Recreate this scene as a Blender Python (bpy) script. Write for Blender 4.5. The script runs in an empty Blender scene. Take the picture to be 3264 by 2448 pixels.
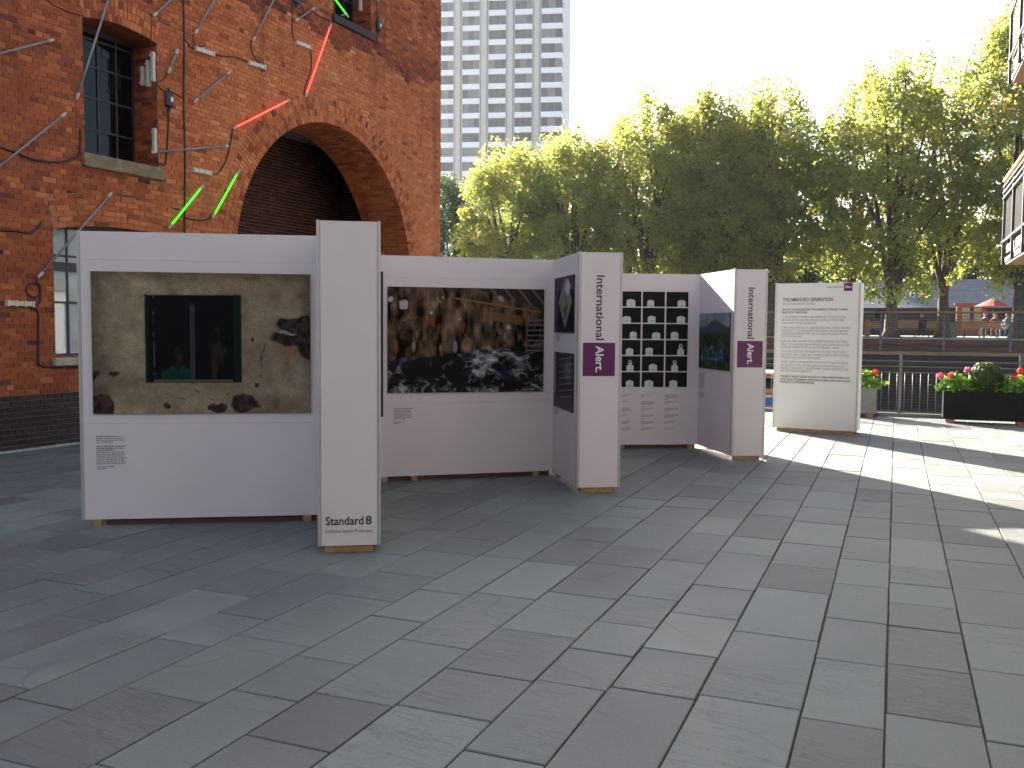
import bpy, math, random
import numpy as np
from mathutils import Matrix, Vector
R_ = math.radians
random.seed(7); RNG = np.random.default_rng(11)
SC = bpy.context.scene
COL = SC.collection

# ------------------------------------------------------------------ camera
PITCH, ROLL, FPX, EYE = R_(3.4217), R_(-.42374), 2980.09, 1.70985
fw = np.array([0, math.cos(PITCH), -math.sin(PITCH)]); rt = np.array([1, 0, 0.]); dn = np.cross(fw, rt)
_c, _s = math.cos(ROLL), math.sin(ROLL)
CM = np.array([_c*rt+_s*dn, -_s*rt+_c*dn, fw])
cd = bpy.data.cameras.new('camera'); cam = bpy.data.objects.new('camera', cd); COL.objects.link(cam)
cd.sensor_width = 36; cd.lens = 36*FPX/3264; cd.clip_start = .05; cd.clip_end = 3000
m = Matrix.Identity(4)
for i in range(3):
    m[i][0] = CM[0][i]; m[i][1] = -CM[1][i]; m[i][2] = -CM[2][i]
m[2][3] = EYE
cam.matrix_world = m
SC.camera = cam
SC.render.resolution_x = 1024; SC.render.resolution_y = 768

# ------------------------------------------------------------------ light
SUN_AZ, SUN_EL = R_(-20.8), R_(23.6)       # azimuth from +Y towards +X
sd = Vector((math.sin(SUN_AZ)*math.cos(SUN_EL), math.cos(SUN_AZ)*math.cos(SUN_EL), math.sin(SUN_EL)))
w = bpy.data.worlds.new('World'); SC.world = w; w.use_nodes = True
nt = w.node_tree; bg = nt.nodes['Background']
sky = nt.nodes.new('ShaderNodeTexSky'); sky.sky_type = 'NISHITA'; sky.sun_disc = False
sky.sun_elevation = SUN_EL; sky.sun_rotation = SUN_AZ; sky.air_density = .8; sky.dust_density = 3.0; sky.ozone_density = .6
nt.links.new(sky.outputs[0], bg.inputs[0]); bg.inputs[1].default_value = .05
sl = bpy.data.lights.new('sun', 'SUN'); sl.energy = 5.0; sl.angle = R_(.53); sl.color = (1, .93, .82)
so = bpy.data.objects.new('sun', sl); COL.objects.link(so); so.rotation_euler = sd.to_track_quat('Z', 'Y').to_euler()
so.location = (0, 0, 60)
SC.view_settings.view_transform = 'Standard'; SC.view_settings.look = 'None'
SC.view_settings.gamma = 1; SC.view_settings.exposure = 3.0; SC.view_settings.use_curve_mapping = False

# ------------------------------------------------------------------ pixel helpers (3264 x 2448 photo)
def ray(px): return CM.T @ np.array([(px[0]-1632)/FPX, (px[1]-1224)/FPX, 1.])
EO = np.array([0, 0, EYE])
def onplane(px, p0, n):
    d = ray(px); t = np.dot(np.array(p0)-EO, n)/np.dot(d, n); return EO+t*d
def ground(px, z=0.): return onplane(px, (0, 0, z), (0, 0, 1))
def atY(px, Y): d = ray(px); return EO+d*(Y/d[1])
TH = R_(22.3)
E1 = np.array([math.cos(TH), -math.sin(TH), 0]); E2 = np.array([math.sin(TH), math.cos(TH), 0])
def G(a, b, z=0.): p = a*E1+b*E2; return (p[0], p[1], z)
def toG(p): return float(np.dot(p, E1)), float(np.dot(p, E2))

# ------------------------------------------------------------------ materials
def newmat(name):
    M = bpy.data.materials.new(name); M.use_nodes = True
    return M, M.node_tree, M.node_tree.nodes['Principled BSDF']
def N(t, typ, **kw):
    n = t.nodes.new(typ)
    for k, v in kw.items(): setattr(n, k, v)
    return n
def noise(t, scale, detail=4, rough=.6, coord=None, dist=0):
    n = N(t, 'ShaderNodeTexNoise'); n.inputs['Scale'].default_value = scale; n.inputs['Detail'].default_value = detail
    n.inputs['Roughness'].default_value = rough; n.inputs['Distortion'].default_value = dist
    if coord is not None: t.links.new(coord, n.inputs['Vector'])
    return n.outputs[0]
def ramp(t, fac, stops, interp='LINEAR'):
    r = N(t, 'ShaderNodeValToRGB'); cr = r.color_ramp; cr.interpolation = interp
    while len(cr.elements) < len(stops): cr.elements.new(.5)
    for e, (p, c) in zip(cr.elements, stops): e.position = p; e.color = (*c, 1) if len(c) == 3 else c
    t.links.new(fac, r.inputs[0]); return r.outputs[0]
def mix(t, fac, a, b, mode='MIX'):
    n = N(t, 'ShaderNodeMixRGB', blend_type=mode)
    for s, v in ((0, fac), (1, a), (2, b)):
        if hasattr(v, 'is_output') or isinstance(v, bpy.types.NodeSocket): t.links.new(v, n.inputs[s])
        elif isinstance(v, (int, float)): n.inputs[s].default_value = v if s == 0 else (v, v, v, 1)
        else: n.inputs[s].default_value = (*v, 1)
    return n.outputs[0]
def mathn(t, op, a, b=0.):
    n = N(t, 'ShaderNodeMath', operation=op)
    for i, v in enumerate((a, b)):
        if isinstance(v, bpy.types.NodeSocket): t.links.new(v, n.inputs[i])
        else: n.inputs[i].default_value = v
    return n.outputs[0]
def geopos(t): return N(t, 'ShaderNodeNewGeometry').outputs['Position']
def objco(t): return N(t, 'ShaderNodeTexCoord').outputs['Object']
def bump(t, b, h, strength=.3, dist=.01):
    n = N(t, 'ShaderNodeBump'); n.inputs['Strength'].default_value = strength; n.inputs['Distance'].default_value = dist
    t.links.new(h, n.inputs['Height']); t.links.new(n.outputs[0], b.inputs['Normal'])
def tint(t):
    a = N(t, 'ShaderNodeAttribute', attribute_name='tint'); o = N(t, 'ShaderNodeAttribute', attribute_name='tint_o', attribute_type='OBJECT')
    return mathn(t, 'ADD', a.outputs['Fac'], o.outputs['Fac'])
def plain(name, col, rough=.6, metal=0., vary=.12, scale=8., bumpy=0., emit=None, es=0., spec=.5):
    M, t, b = newmat(name)
    p = geopos(t); n = noise(t, scale, 5, .65, p)
    lo = tuple(c*(1-vary) for c in col); hi = tuple(min(1, c*(1+vary)) for c in col)
    t.links.new(ramp(t, n, [(.3, lo), (.7, hi)]), b.inputs['Base Color'])
    b.inputs['Roughness'].default_value = rough; b.inputs['Metallic'].default_value = metal
    b.inputs['Specular IOR Level'].default_value = spec
    if bumpy: bump(t, b, noise(t, scale*8, 4, .7, p), bumpy, .004)
    if emit: b.inputs['Emission Color'].default_value = (*emit, 1); b.inputs['Emission Strength'].default_value = es
    return M
def brick_mat(name, stops, dirt=.45, rough=.85):
    M, t, b = newmat(name); p = geopos(t); tn = tint(t)
    fine = noise(t, 26, 5, .7, p)
    v = mathn(t, 'ADD', tn, mathn(t, 'MULTIPLY', mathn(t, 'SUBTRACT', fine, .5), .16))
    c = ramp(t, v, stops)
    blotch = noise(t, .9, 6, .65, p, .4)
    mp = N(t, 'ShaderNodeMapping'); mp.inputs['Scale'].default_value = (2.6, 2.6, .22); t.links.new(p, mp.inputs[0])
    streak = noise(t, 1.0, 5, .6, mp.outputs[0])
    d1 = ramp(t, blotch, [(.38, (1-dirt, 1-dirt, 1-dirt)), (.58, (1, 1, 1))])
    d2 = ramp(t, streak, [(.3, (.7, .68, .68)), (.46, (1, 1, 1))])
    c = mix(t, 1, mix(t, .8, c, d1, 'MULTIPLY'), d2, 'MULTIPLY')
    lime = ramp(t, noise(t, 2.3, 8, .75, p, .8), [(.66, (0, 0, 0)), (.8, (1, 1, 1))])
    c = mix(t, mathn(t, 'MULTIPLY', lime, .35), c, (.5, .4, .34))
    t.links.new(c, b.inputs['Base Color']); b.inputs['Roughness'].default_value = rough; b.inputs['Specular IOR Level'].default_value = .25
    bump(t, b, noise(t, 70, 5, .7, p), .5, .004)
    return M
BR_STOPS = [(0, (.05, .025, .022)), (.2, (.15, .05, .033)), (.42, (.32, .083, .034)), (.62, (.5, .15, .054)), (.82, (.6, .21, .085)), (1, (.62, .28, .12))]
M_BRICK = brick_mat('red_brick', BR_STOPS, .22)
M_PLINTH = brick_mat('blue_black_brick', [(0, (.022, .017, .019)), (.5, (.045, .03, .032)), (1, (.09, .055, .05))], .3, .5)
M_MORTAR = plain('mortar', (.34, .17, .1), .95, vary=.35, scale=3)
M_MORTAR2 = plain('plinth_mortar', (.26, .2, .17), .95, vary=.3, scale=3)
M_WHITE = plain('white_board', (.65, .592, .602), .6, vary=.02, scale=2, spec=.25)
M_WHITE2 = plain('text_board_white', (.68, .675, .645), .6, vary=.02, scale=2, spec=.25)
M_ALU = plain('aluminium_profile', (.46, .45, .43), .4, .35, vary=.06)
M_TIMBER = plain('timber_block', (.32, .19, .08), .8, vary=.3, scale=14, bumpy=.3)
M_PURPLE = plain('purple_vinyl', (.105, .008, .085), .4, vary=.03)
M_INK = plain('purple_ink', (.045, .006, .038), .5, vary=.02)
M_BLACK = plain('black_ink', (.02, .018, .02), .5, vary=.02)
M_GREYINK = plain('grey_ink', (.13, .12, .13), .5, vary=.02)
M_WINK = plain('white_ink', (.8, .78, .8), .5, vary=.02)
M_CABLE = plain('cable_rubber', (.025, .02, .018), .6, vary=.2)
M_CAP = plain('tube_cap', (.52, .43, .35), .5, vary=.1)
M_BALLAST = plain('ballast_white', (.62, .57, .47), .5, vary=.12, scale=20)
M_GREYTUBE = plain('grey_tube', (.24, .22, .22), .25, vary=.1)
M_GREEN = plain('green_tube', (.06, .62, .02), .3, vary=.02, emit=(.05, .8, .02), es=.32)
M_RED = plain('red_tube', (.8, .09, .06), .3, vary=.02, emit=(.9, .09, .06), es=.3)
M_BLACKBOX = plain('black_plastic', (.012, .013, .02), .4, vary=.1)
M_STEEL = plain('dark_steel', (.03, .03, .035), .5, vary=.2)
M_SILL = plain('stone_sill', (.22, .17, .1), .85, vary=.4, scale=6, bumpy=.4)
M_SILL2 = plain('pale_sill', (.42, .36, .27), .85, vary=.3, scale=6, bumpy=.4)
M_SILLD = plain('dark_sill', (.045, .035, .032), .8, vary=.3, scale=6, bumpy=.3)
M_GALV = plain('galvanised_rail', (.13, .13, .13), .45, .6, vary=.1)
M_POST = plain('grey_post', (.12, .12, .12), .5, .3, vary=.1)
M_TIMBERD = plain('dark_timber', (.085, .04, .028), .75, vary=.3, scale=3, bumpy=.3)
M_TIMBERM = plain('tan_timber', (.26, .15, .075), .75, vary=.25, scale=3)
M_HAND = plain('handrail_timber', (.34, .14, .06), .6, vary=.25, scale=6)
M_CONC = plain('terrace_concrete', (.24, .225, .2), .9, vary=.15, scale=.8)
M_BARK = plain('bark', (.07, .052, .04), .95, vary=.45, scale=5, bumpy=.6)
M_ZINC = plain('zinc_planter', (.1, .105, .105), .55, .2, vary=.25, scale=5)
M_DPLANT = plain('charcoal_planter', (.009, .0095, .011), .85, spec=.12, vary=.2, scale=5)
M_SOIL = plain('soil', (.03, .02, .014), .95, vary=.4)
M_TERRA = plain('terracotta_foot', (.26, .1, .05), .85, vary=.25)

def glass_mat(name, col, rough=.04):
    M, t, b = newmat(name); b.inputs['Roughness'].default_value = rough
    b.inputs['Specular IOR Level'].default_value = .3
    p = geopos(t); t.links.new(ramp(t, noise(t, 2, 3, .5, p), [(.3, tuple(c*.7 for c in col)), (.7, col)]), b.inputs['Base Color'])
    bump(t, b, noise(t, 1.6, 2, .5, p), .06, .05)
    return M
M_GLASS = glass_mat('window_glass', (.007, .007, .008))
def clear_glass(name):
    M, t, b = newmat(name); b.inputs['Base Color'].default_value = (.8, .85, .85, 1); b.inputs['Roughness'].default_value = .02
    b.inputs['Alpha'].default_value = .35; b.inputs['Specular IOR Level'].default_value = .9
    return M
M_CLEAR = clear_glass('clear_glass')
def vcol_mat(name, rough=.3):
    M, t, b = newmat(name); a = N(t, 'ShaderNodeAttribute', attribute_name='Col')
    p = geopos(t); t.links.new(mix(t, .25, a.outputs['Color'], ramp(t, noise(t, 160, 3, .6, p), [(.3, (.6, .6, .6)), (.7, (1, 1, 1))]), 'MULTIPLY'), b.inputs['Base Color'])
    b.inputs['Roughness'].default_value = rough; b.inputs['Specular IOR Level'].default_value = .06; return M
M_PRINT = vcol_mat('photo_print', .6)
def leaf_mat(name, stops, trans=.5):
    M, t, b = newmat(name); t.nodes.remove(b); out = t.nodes['Material Output']
    c = ramp(t, tint(t), stops)
    d = N(t, 'ShaderNodeBsdfPrincipled'); d.inputs['Roughness'].default_value = .45; d.inputs['Specular IOR Level'].default_value = .4
    tr = N(t, 'ShaderNodeBsdfTranslucent')
    t.links.new(c, d.inputs['Base Color']); t.links.new(mix(t, 1, c, (1.05, 1.1, .7), 'MULTIPLY'), tr.inputs['Color'])
    mx = N(t, 'ShaderNodeMixShader'); mx.inputs[0].default_value = trans
    t.links.new(d.outputs[0], mx.inputs[1]); t.links.new(tr.outputs[0], mx.inputs[2]); t.links.new(mx.outputs[0], out.inputs[0])
    return M
M_LEAF = leaf_mat('plane_leaf', [(0, (.125, .165, .05)), (.4, (.24, .275, .08)), (.75, (.34, .355, .11)), (.93, (.43, .35, .1)), (1, (.42, .22, .08))], .68)
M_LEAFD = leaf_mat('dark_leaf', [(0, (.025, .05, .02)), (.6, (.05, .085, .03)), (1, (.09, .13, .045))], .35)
M_LEAFG = leaf_mat('geranium_leaf', [(0, (.05, .13, .02)), (.6, (.11, .25, .03)), (1, (.25, .38, .06))], .4)
M_LEAFB = leaf_mat('box_leaf', [(0, (.02, .045, .012)), (.6, (.045, .085, .02)), (1, (.13, .18, .03))], .3)
M_PETR = leaf_mat('red_petal', [(0, (.55, .02, .02)), (1, (.8, .06, .04))], .3)
M_PETP = leaf_mat('pink_petal', [(0, (.6, .05, .2)), (1, (.8, .12, .3))], .3)

def slab_mat():
    M, t, b = newmat('riven_slate'); p = geopos(t); tn = tint(t)
    base = ramp(t, tn, [(0, (.112, .112, .112)), (.25, (.13, .136, .133)), (.5, (.146, .16, .153)), (.75, (.166, .185, .174)), (1, (.186, .2, .186))])
    # veins and cleavage marks shift per slab through the tint value
    off = N(t, 'ShaderNodeCombineXYZ'); t.links.new(mathn(t, 'MULTIPLY', tn, 37.), off.inputs[0]); t.links.new(mathn(t, 'MULTIPLY', tn, 91.), off.inputs[1])
    va = N(t, 'ShaderNodeVectorMath', operation='ADD'); t.links.new(p, va.inputs[0]); t.links.new(off.outputs[0], va.inputs[1])
    q = va.outputs[0]
    big = noise(t, 1.3, 6, .6, q, .5)
    c = mix(t, .65, base, ramp(t, big, [(.3, (.72, .72, .74)), (.7, (1.15, 1.15, 1.12))]), 'MULTIPLY')
    rr = N(t, 'ShaderNodeVectorRotate'); rr.inputs['Angle'].default_value = .5; rr.rotation_type = 'Z_AXIS'; t.links.new(q, rr.inputs[0])
    mp = N(t, 'ShaderNodeMapping'); mp.inputs['Scale'].default_value = (.9, 6, 1); t.links.new(rr.outputs[0], mp.inputs[0])
    vein = noise(t, 1.6, 8, .66, mp.outputs[0], .35)
    vl = ramp(t, vein, [(.475, (0, 0, 0)), (.5, (1, 1, 1)), (.525, (0, 0, 0))])
    gate = ramp(t, noise(t, .8, 2, .5, q), [(.48, (0, 0, 0)), (.58, (1, 1, 1))])
    c = mix(t, mathn(t, 'MULTIPLY', mathn(t, 'MULTIPLY', vl, gate), .55), c, (.065, .063, .066))
    rust = ramp(t, noise(t, 1.1, 7, .7, q, 1.2), [(.62, (0, 0, 0)), (.68, (1, 1, 1))])
    c = mix(t, mathn(t, 'MULTIPLY', rust, .5), c, (.17, .135, .11))
    cr1 = noise(t, .6, 2, .5, q, .1); crk = ramp(t, cr1, [(.496, (0, 0, 0)), (.5, (1, 1, 1)), (.504, (0, 0, 0))]); cg = ramp(t, noise(t, .5, 1, .5, q), [(.52, (0, 0, 0)), (.56, (1, 1, 1))])
    c = mix(t, mathn(t, 'MULTIPLY', mathn(t, 'MULTIPLY', crk, cg), .28), c, (.04, .038, .04))
    gum = ramp(t, noise(t, 4.2, 2, .4, p), [(.745, (0, 0, 0)), (.76, (1, 1, 1))])
    c = mix(t, mathn(t, 'MULTIPLY', gum, .35), c, (.07, .07, .072))
    grain = noise(t, 55, 4, .7, p)
    c = mix(t, .5, c, ramp(t, grain, [(.3, (.75, .75, .75)), (.7, (1.15, 1.15, 1.15))]), 'MULTIPLY')
    spots = ramp(t, noise(t, 21, 2, .5, p), [(.73, (0, 0, 0)), (.76, (1, 1, 1))])
    c = mix(t, mathn(t, 'MULTIPLY', spots, .25), c, (.08, .08, .08))
    t.links.new(c, b.inputs['Base Color'])
    t.links.new(ramp(t, big, [(.3, (.5, .5, .5)), (.7, (.72, .72, .72))]), b.inputs['Roughness']); b.inputs['Specular IOR Level'].default_value = .4
    h = mathn(t, 'ADD', mathn(t, 'MULTIPLY', vein, .8), mathn(t, 'MULTIPLY', noise(t, 14, 6, .7, p), .5))
    bump(t, b, h, .35, .008)
    return M
M_SLAB = slab_mat()
def joint_mat():
    M, t, b = newmat('joint_dirt'); p = geopos(t)
    c = ramp(t, noise(t, 40, 4, .7, p), [(.3, (.03, .028, .025)), (.7, (.1, .09, .075))])
    moss = ramp(t, noise(t, 1.7, 5, .7, p, .5), [(.5, (0, 0, 0)), (.6, (1, 1, 1))])
    c = mix(t, mathn(t, 'MULTIPLY', moss, .75), c, (.05, .075, .015))
    sand = ramp(t, noise(t, 1.1, 4, .6, p), [(.58, (0, 0, 0)), (.66, (1, 1, 1))])
    c = mix(t, mathn(t, 'MULTIPLY', sand, .7), c, (.24, .2, .17))
    t.links.new(c, b.inputs['Base Color']); b.inputs['Roughness'].default_value = .95; return M
M_JOINT = joint_mat()

# ------------------------------------------------------------------ mesh helpers
def link(o, parent=None):
    COL.objects.link(o)
    if parent is not None: o.parent = parent
    return o
def tag(o, label=None, cat=None, group=None, kind=None):
    if label: o['label'] = label
    if cat: o['category'] = cat
    if group: o['group'] = group
    if kind: o['kind'] = kind
    return o
def empty(name, loc=(0, 0, 0), rz=0.):
    o = bpy.data.objects.new(name, None); o.empty_display_size = .2
    o.location = loc; o.rotation_euler = (0, 0, rz); return link(o)
class MB:
    def __init__(s): s.v = []; s.f = []; s.t = []; s.cur = 0.
    def quad(s, a, b, c, d):
        n = len(s.v); s.v += [tuple(a), tuple(b), tuple(c), tuple(d)]; s.f.append((n, n+1, n+2, n+3)); s.t.append(s.cur); return s
    def box(s, x0, x1, y0, y1, z0, z1):
        return s.obox((x0, y0, z0), (x1-x0, 0, 0), (0, y1-y0, 0), (0, 0, z1-z0))
    def obox(s, o, a, b, c, skip=()):
        o, a, b, c = (np.array(q, float) for q in (o, a, b, c)); n = len(s.v)
        for k in (o, o+a, o+a+b, o+b, o+c, o+a+c, o+a+b+c, o+b+c): s.v.append(tuple(k))
        F = [(0, 3, 2, 1), (4, 5, 6, 7), (0, 1, 5, 4), (1, 2, 6, 5), (2, 3, 7, 6), (3, 0, 4, 7)]
        for i, f in enumerate(F):
            if i in skip: continue
            s.f.append(tuple(n+j for j in f)); s.t.append(s.cur)
        return s
    def tube(s, pts, r, k=8, caps=True):
        pts = [np.array(p, float) for p in pts]; rs = r if hasattr(r, '__len__') else [r]*len(pts)
        rings = []; prev = None
        for i, p in enumerate(pts):
            d = pts[min(i+1, len(pts)-1)]-pts[max(i-1, 0)]; d /= max(np.linalg.norm(d), 1e-9)
            if prev is None:
                h = np.array([0, 0, 1.]) if abs(d[2]) < .9 else np.array([1., 0, 0]); x = np.cross(d, h)
            else: x = prev-d*np.dot(prev, d)
            x /= max(np.linalg.norm(x), 1e-9); prev = x; y = np.cross(d, x)
            n = len(s.v); rings.append(n)
            for j in range(k):
                a = 2*math.pi*j/k; s.v.append(tuple(p+rs[i]*(math.cos(a)*x+math.sin(a)*y)))
        for a, b in zip(rings, rings[1:]):
            for j in range(k): s.f.append((a+j, a+(j+1) % k, b+(j+1) % k, b+j)); s.t.append(s.cur)
        if caps:
            s.f.append(tuple(rings[0]+j for j in range(k))[::-1]); s.t.append(s.cur)
            s.f.append(tuple(rings[-1]+j for j in range(k))); s.t.append(s.cur)
        return s
    def mesh(s, name, mat, smooth=False, tinted=False):
        me = bpy.data.meshes.new(name); me.from_pydata(s.v, [], s.f); me.materials.append(mat)
        if tinted:
            at = me.attributes.new('tint', 'FLOAT', 'FACE'); at.data.foreach_set('value', s.t)
        if smooth: me.shade_smooth()
        return me
    def build(s, name, mat, parent=None, smooth=False, tinted=False, bevel=0.):
        o = bpy.data.objects.new(name, s.mesh(name, mat, smooth, tinted)); link(o, parent)
        if bevel:
            b = o.modifiers.new('bevel', 'BEVEL'); b.width = bevel; b.segments = 1; b.limit_method = 'ANGLE'
        return o
def fixn(o):
    import bmesh
    b = bmesh.new(); b.from_mesh(o.data); bmesh.ops.recalc_face_normals(b, faces=b.faces); b.to_mesh(o.data); b.free(); return o
def place(o, loc, rz=0.): o.location = loc; o.rotation_euler = (0, 0, rz); return o
def lathe(prof, k=16):
    mb = MB(); rows = []
    for r, z in prof:
        rows.append(len(mb.v))
        for j in range(k): a = 2*math.pi*j/k; mb.v.append((r*math.cos(a), r*math.sin(a), z))
    for a, b in zip(rows, rows[1:]):
        for j in range(k): mb.f.append((a+j, a+(j+1) % k, b+(j+1) % k, b+j)); mb.t.append(0)
    mb.f.append(tuple(rows[0]+j for j in range(k))[::-1]); mb.f.append(tuple(rows[-1]+j for j in range(k))); mb.t += [0, 0]
    return mb

# ------------------------------------------------------------------ lettering
def text_np(body, offset=0., res=3, spacing=1.):
    cu = bpy.data.curves.new('t', 'FONT'); cu.body = body; cu.size = 1; cu.offset = offset; cu.resolution_u = res; cu.space_character = spacing
    ob = bpy.data.objects.new('t', cu); COL.objects.link(ob)
    dg = bpy.context.evaluated_depsgraph_get(); me = bpy.data.meshes.new_from_object(ob.evaluated_get(dg))
    v = np.zeros(len(me.vertices)*3); me.vertices.foreach_get('co', v); v = v.reshape(-1, 3)
    f = [tuple(p.vertices) for p in me.polygons]
    bpy.data.objects.remove(ob); bpy.data.curves.remove(cu); bpy.data.meshes.remove(me)
    return v, f
def lettering(name, lines, y, mat, parent, rot=False, offset=0.):
    """lines: (text, x, z_baseline, cap_height or None, width or None). front face is y (towards -y)."""
    V = []; F = []
    for body, x, z, cap, wid in lines:
        v, f = text_np(body, offset)
        if len(v) == 0: continue
        sx0 = v[:, 0].min(); wd = v[:, 0].max()-sx0
        ky = (cap/.7) if cap else wid/wd
        kx = (wid/wd) if wid else ky
        a = (v[:, 0]-sx0)*kx; b = v[:, 1]*ky
        if rot: P = np.stack([x+b, np.full(len(a), y), z-a], 1)     # reads downwards
        else: P = np.stack([x+a, np.full(len(a), y), z+b], 1)
        n = len(V); V += [tuple(p) for p in P]; F += [tuple(i+n for i in q) for q in f]
    me = bpy.data.meshes.new(name); me.from_pydata(V, [], F); me.materials.append(mat)
    return link(bpy.data.objects.new(name, me), parent)
def caption(x0, z0, width, nlines, pitch, y, parent, seed, mat=None, last=.6, h=None):
    """small print too fine to read: broken word-length strokes"""
    rr = random.Random(seed); mb = MB(); h = h or pitch*.42
    for i in range(nlines):
        x = x0; lim = x0+width*(last if i == nlines-1 else rr.uniform(.9, 1))
        while x < lim-.004:
            wl = min(rr.uniform(.008, .028), lim-x); z = z0-i*pitch
            mb.quad((x, y, z-h), (x+wl, y, z-h), (x+wl, y, z), (x, y, z)); x += wl+.006
    return mb.build('caption_text', mat or M_GREYINK, parent)

# ------------------------------------------------------------------ painted prints (vertex colours on a fine grid)
def vnoise(h, w_, cells, seed, asp=1.):
    r = np.random.default_rng(seed); gy = max(2, int(cells)+2); gx = max(2, int(cells*asp)+2); g = r.random((gy, gx))
    y = np.linspace(0, gy-1.001, h); x = np.linspace(0, gx-1.001, w_); yi = y.astype(int); xi = x.astype(int)
    fy = (y-yi)[:, None]; fx = (x-xi)[None]; fy = fy*fy*(3-2*fy); fx = fx*fx*(3-2*fx)
    a = g[np.ix_(yi, xi)]; b = g[np.ix_(yi, xi+1)]; c = g[np.ix_(yi+1, xi)]; d = g[np.ix_(yi+1, xi+1)]
    return (a*(1-fx)+b*fx)*(1-fy)+(c*(1-fx)+d*fx)*fy
def fbm(h, w_, cells, seed, asp=1., o=5):
    s = 0; amp = 1; tot = 0
    for i in range(o): s = s+amp*vnoise(h, w_, cells*2**i, seed+i, asp); tot += amp; amp *= .55
    return s/tot
def sstep(a, b, x): t = np.clip((x-a)/(b-a), 0, 1); return t*t*(3-2*t)
def lay(img, mask, col):
    col = np.array(col, float); img[:] = img*(1-mask[..., None])+col*mask[..., None]
def print_obj(name, img, x0, x1, z0, z1, y, parent, thick=.004, frame=None):
    """flat print, y is its front; img rows from the top"""
    h, w_, _ = img.shape
    X, Z = np.meshgrid(np.linspace(x0, x1, w_+1), np.linspace(z1, z0, h+1))
    V = np.stack([X.ravel(), np.full(X.size, y), Z.ravel()], 1).tolist()
    F = []
    for j in range(h):
        for i in range(w_):
            a = j*(w_+1)+i; F.append((a, a+w_+1, a+w_+2, a+1))
    cols = np.concatenate([img.reshape(-1, 3), np.ones((h*w_, 1))], 1)
    n = len(V); c8 = [(x0, y, z0), (x1, y, z0), (x1, y, z1), (x0, y, z1), (x0, y+thick, z0), (x1, y+thick, z0), (x1, y+thick, z1), (x0, y+thick, z1)]
    V += c8; S = [(0, 4, 5, 1), (1, 5, 6, 2), (2, 6, 7, 3), (3, 7, 4, 0), (4, 7, 6, 5)]
    F += [tuple(n+i for i in f) for f in S]; cols = np.concatenate([cols, np.tile([.05, .05, .05, 1], (5, 1))])
    me = bpy.data.meshes.new(name); me.from_pydata(V, [], F); me.materials.append(M_PRINT)
    at = me.attributes.new('Col', 'FLOAT_COLOR', 'FACE'); at.data.foreach_set('color', cols.ravel())
    return link(bpy.data.objects.new(name, me), parent)
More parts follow.
